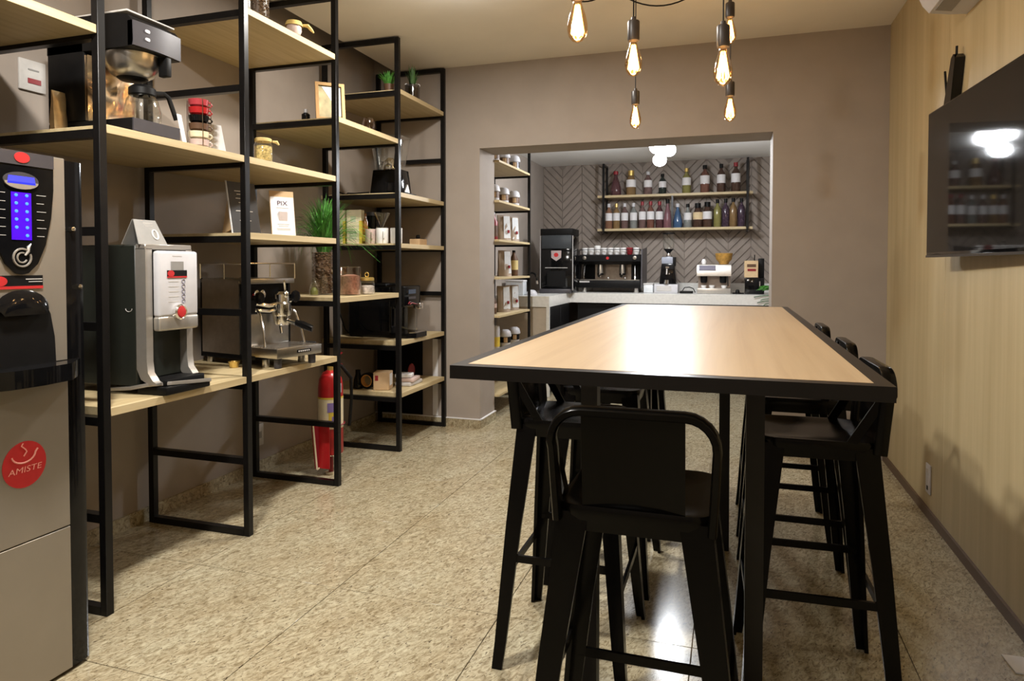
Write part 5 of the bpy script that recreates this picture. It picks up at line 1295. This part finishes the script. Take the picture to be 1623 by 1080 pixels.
for k in range(26):
    a = r.uniform(2.6, 4.6)
    leaf(lf, (0.08 + r.uniform(-.04, .04), 0.03 + r.uniform(-.03, .03), 0.085 - 0.02 * r.random()), (math.cos(a), math.sin(a) * 0.5, r.uniform(-0.12, 0.1)), r.uniform(0.09, 0.16), 0.014)
put('leaves', lf, M_GRASS, tp, kind='stuff')
sm = MB()
for z, x0 in ((-0.02, -0.12), (-0.05, -0.06), (-0.075, -0.09), (-0.10, -0.03)):
    sm.tube([(0.07, -0.03, 0.07), (0.05, -0.089, 0.03), (0.02, -0.088, z + 0.02), (x0 * 0.5, -0.09, z + 0.012), (x0, -0.092, z)], 0.004, 5)
put('stems', sm, M_GRASS2, tp, kind='stuff')

# ---- bottle shelf on the slatted wall
bs = thing('bottle_shelf', 'two tier wall shelf of pale boards in a black frame on the slatted wall', 'shelves', (-0.61, 7.60, 1.63))
BS1, BS2 = 2.03, 1.655
for x in (-0.77, 0.767):
    for y in (0.0, 0.225): put('post', MB().box(x - 0.012, x + 0.012, y - 0.010, y + 0.010, 0.0, 0.755), M_BLK, bs)
    put('arm', MB().box(x - 0.010, x + 0.010, 0.010, 0.215, 0.733, 0.752), M_BLK, bs)
    for z in (BS1 - 0.03, BS2 - 0.03): put('rung', MB().box(x - 0.010, x + 0.010, 0.010, 0.215, z - 1.63 - 0.018, z - 1.63), M_BLK, bs)
put('middle_post', MB().box(-0.021, -0.001, -0.008, 0.008, BS2 - 1.63, BS1 - 1.63 - 0.026), M_BLK, bs)
for z in (BS1, BS2): put('shelf_board', MB().box(-0.84, 0.82, -0.035 + 0.048, 0.205, z - 1.63 - 0.026, z - 1.63, bev=0.001, seg=1), M_SHELFX, bs)
put('front_edge', MB().box(-0.84, 0.82, 0.0105, 0.0125, BS1 - 1.63 - 0.026, BS1 - 1.63).box(-0.84, 0.82, 0.0105, 0.0125, BS2 - 1.63 - 0.026, BS2 - 1.63), M_SHELFX, bs, kind='stuff')
def glassy(name, col):
    g = sum(col) / 3
    return mat(name, [0.62 * (0.72 * c + 0.28 * g) for c in col], 0.07, var=0.1, trans=0.35)
ML = M_PAPER
def bottle(lab, x, z, h, R, gm_, capm, labm, style=0, lz=(0.32, 0.62)):
    t = thing('syrup_bottle', lab, 'bottle', (x, 7.68, z + 0.001), 0, 'bottles on the wall shelf of the service room')
    if style == 0: pr_ = [(0, 0), (R * .93, 0), (R, 0.006), (R, h * .60), (R * .8, h * .70), (R * .36, h * .80), (R * .34, h * .93), (0, h * .93)]
    elif style == 1: pr_ = [(0, 0), (R * .95, 0), (R * 1.05, 0.01), (R * 1.0, h * .3), (R * .6, h * .62), (R * .33, h * .78), (R * .32, h * .93), (0, h * .93)]
    else: pr_ = [(0, 0), (R * .93, 0), (R, 0.006), (R, h * .52), (R * .95, h * .58), (R * .55, h * .80), (R * .40, h * .86), (R * .40, h * .93), (0, h * .93)]
    put('body', MB().lathe(pr_, n=16), gm_, t)
    if labm: put('label', MB().lathe([(R * 1.012, h * lz[0]), (R * 1.012, h * lz[1])], n=16), labm, t)
    cr = R * (0.46 if style != 2 else 0.62)
    put('cap', MB().lathe([(cr, h * (.86 if style != 2 else .80)), (cr, h * 1.0), (0, h * 1.0)], n=12), capm, t)
g_red = glassy('ruby glass', (0.20, 0.06, 0.07)); g_amb = glassy('amber syrup', (0.50, 0.27, 0.06)); g_pink = glassy('rose syrup', (0.33, 0.17, 0.15)); g_clr = glassy('clear syrup', (0.42, 0.45, 0.42))
g_yel = glassy('yellow syrup', (0.50, 0.45, 0.06)); g_brn = glassy('brown syrup', (0.16, 0.07, 0.04)); g_blu = glassy('blue syrup', (0.05, 0.20, 0.48)); g_mag = glassy('magenta syrup', (0.45, 0.15, 0.19)); g_vio = glassy('violet syrup', (0.12, 0.06, 0.12))
g_rust = glassy('rust syrup', (0.36, 0.12, 0.07)); g_oran = glassy('orange syrup', (0.50, 0.20, 0.08)); g_dgrn = glassy('dark green glass', (0.035, 0.06, 0.05))
c_gold = M_BRASS; c_blk = M_BLKM; c_wht = M_WHITE; c_red = M_DRED
top = [(-1.254, 0.275, 0.060, g_red, c_red, None, 1, 'bulbous ruby bottle at the left end of the upper wall shelf'),
       (-1.083, 0.275, 0.055, g_amb, c_gold, ML, 2, 'amber bottle with a big gold top, second on the upper wall shelf'),
       (-0.894, 0.255, 0.046, g_pink, c_wht, ML, 0, 'rose syrup bottle, third on the upper wall shelf'),
       (-0.735, 0.225, 0.042, g_dgrn, c_blk, ML, 0, 'dark green bottle left of the middle post on the upper wall shelf'),
       (-0.477, 0.275, 0.047, g_yel, c_gold, ML, 0, 'yellow bottle right of the middle post on the upper wall shelf'),
       (-0.283, 0.30, 0.050, g_rust, c_blk, ML, 0, 'rust coloured bottle, third from the right on the upper wall shelf'),
       (-0.113, 0.305, 0.045, g_brn, c_blk, ML, 0, 'brown bottle, second from the right on the upper wall shelf'),
       (0.037, 0.315, 0.048, g_brn, c_red, ML, 0, 'tall dark bottle at the right end of the upper wall shelf')]
for x, h, R, gm_, cp, lb_, sty, lab in top: bottle(lab, x, BS1, h, R, gm_, cp, lb_, sty)
low = [(-1.332, 0.285, 0.040, g_oran, c_wht, ML, 0, 'orange syrup bottle at the left end of the lower wall shelf'),
       (-1.246, 0.285, 0.040, g_amb, c_gold, ML, 0, 'amber syrup bottle, second from the left on the lower wall shelf'),
       (-1.153, 0.285, 0.040, g_pink, c_wht, ML, 0, 'rose syrup bottle, third from the left on the lower wall shelf'),
       (-1.053, 0.285, 0.040, g_clr, c_wht, ML, 0, 'clear syrup bottle, fourth from the left on the lower wall shelf'),
       (-0.955, 0.30, 0.040, g_pink, c_red, ML, 0, 'rose syrup bottle with a dark red cap on the lower wall shelf'),
       (-0.864, 0.30, 0.042, g_rust, c_red, ML, 0, 'rust syrup bottle with a dark red cap, sixth on the lower wall shelf'),
       (-0.767, 0.295, 0.042, g_red, c_red, ML, 0, 'ruby syrup bottle, seventh on the lower wall shelf'),
       (-0.678, 0.315, 0.046, g_mag, c_blk, None, 1, 'plain magenta bottle just left of the middle post'),
       (-0.569, 0.265, 0.048, g_blu, c_wht, None, 1, 'blue bottle just right of the middle post'),
       (-0.461, 0.26, 0.043, g_clr, c_blk, ML, 1, 'clear round bottle right of the blue one'),
       (-0.354, 0.265, 0.052, g_brn, c_blk, mat('tan label', (0.62, 0.48, 0.28), 0.6), 2, 'dark bottle with a tan label on the lower wall shelf'),
       (-0.254, 0.275, 0.050, g_brn, c_blk, ML, 2, 'dark bottle with a pale label beside the tan labelled one'),
       (-0.149, 0.30, 0.040, g_yel, c_blk, None, 0, 'yellow green syrup bottle, fourth from the right on the lower wall shelf'),
       (-0.064, 0.305, 0.040, g_vio, c_blk, None, 0, 'violet syrup bottle, third from the right on the lower wall shelf'),
       (0.014, 0.31, 0.040, g_amb, c_blk, None, 0, 'amber brown syrup bottle, second from the right on the lower wall shelf'),
       (0.098, 0.305, 0.040, g_vio, c_blk, None, 0, 'dark violet bottle at the right end of the lower wall shelf')]
for x, h, R, gm_, cp, lb_, sty, lab in low: bottle(lab, x, BS2, h, R, gm_, cp, lb_, sty)

# ---- triple spotlight on the service room ceiling
sp = thing('ceiling_spotlight', 'triple white spotlight shining from the service room ceiling', 'lamp', (-0.60, 6.25, BZC))
put('base', MB().cyl((0, 0, -0.03), (0, 0, -0.0005), 0.07, n=20), M_WHITE, sp)
for k, (dx, dy, dz, ax_, az_) in enumerate(((-0.055, -0.03, -0.115, -0.25, -0.45), (0.060, -0.02, -0.145, 0.3, -0.5), (-0.02, -0.05, -0.235, 0.0, -0.6))):
    d = Vector((ax_ * 0.6, -1.0, az_)).normalized(); c = Vector((dx, dy, dz))
    h = put('lamp_head', MB().cyl(c - d * 0.07, c, 0.038, 0.062, n=18), M_WHITE, sp)
    put('lens', MB().cyl(c + d * 0.0005, c + d * 0.003, 0.059, n=18), M_LED, h)
    put('arm', MB().cyl((dx * 0.3, 0.02, -0.03), c - d * 0.06, 0.007, n=8), M_WHITE, sp)
    wp = Vector(sp.location) + c + d * 0.07
    point('spot_light', wp, SPOT_POWER, (0.93, 0.96, 1.0), 0.05)

# ---- small flat white patch at the foot of the panelled wall
t = thing('white_patch', 'small white patch on the floor at the foot of the oak wall', 'paper', (0.858, 2.445, 0.001), 0.05)
put('sheet', MB().box(-0.03, 0.03, -0.05, 0.05, 0, 0.004), M_PAPER, t)
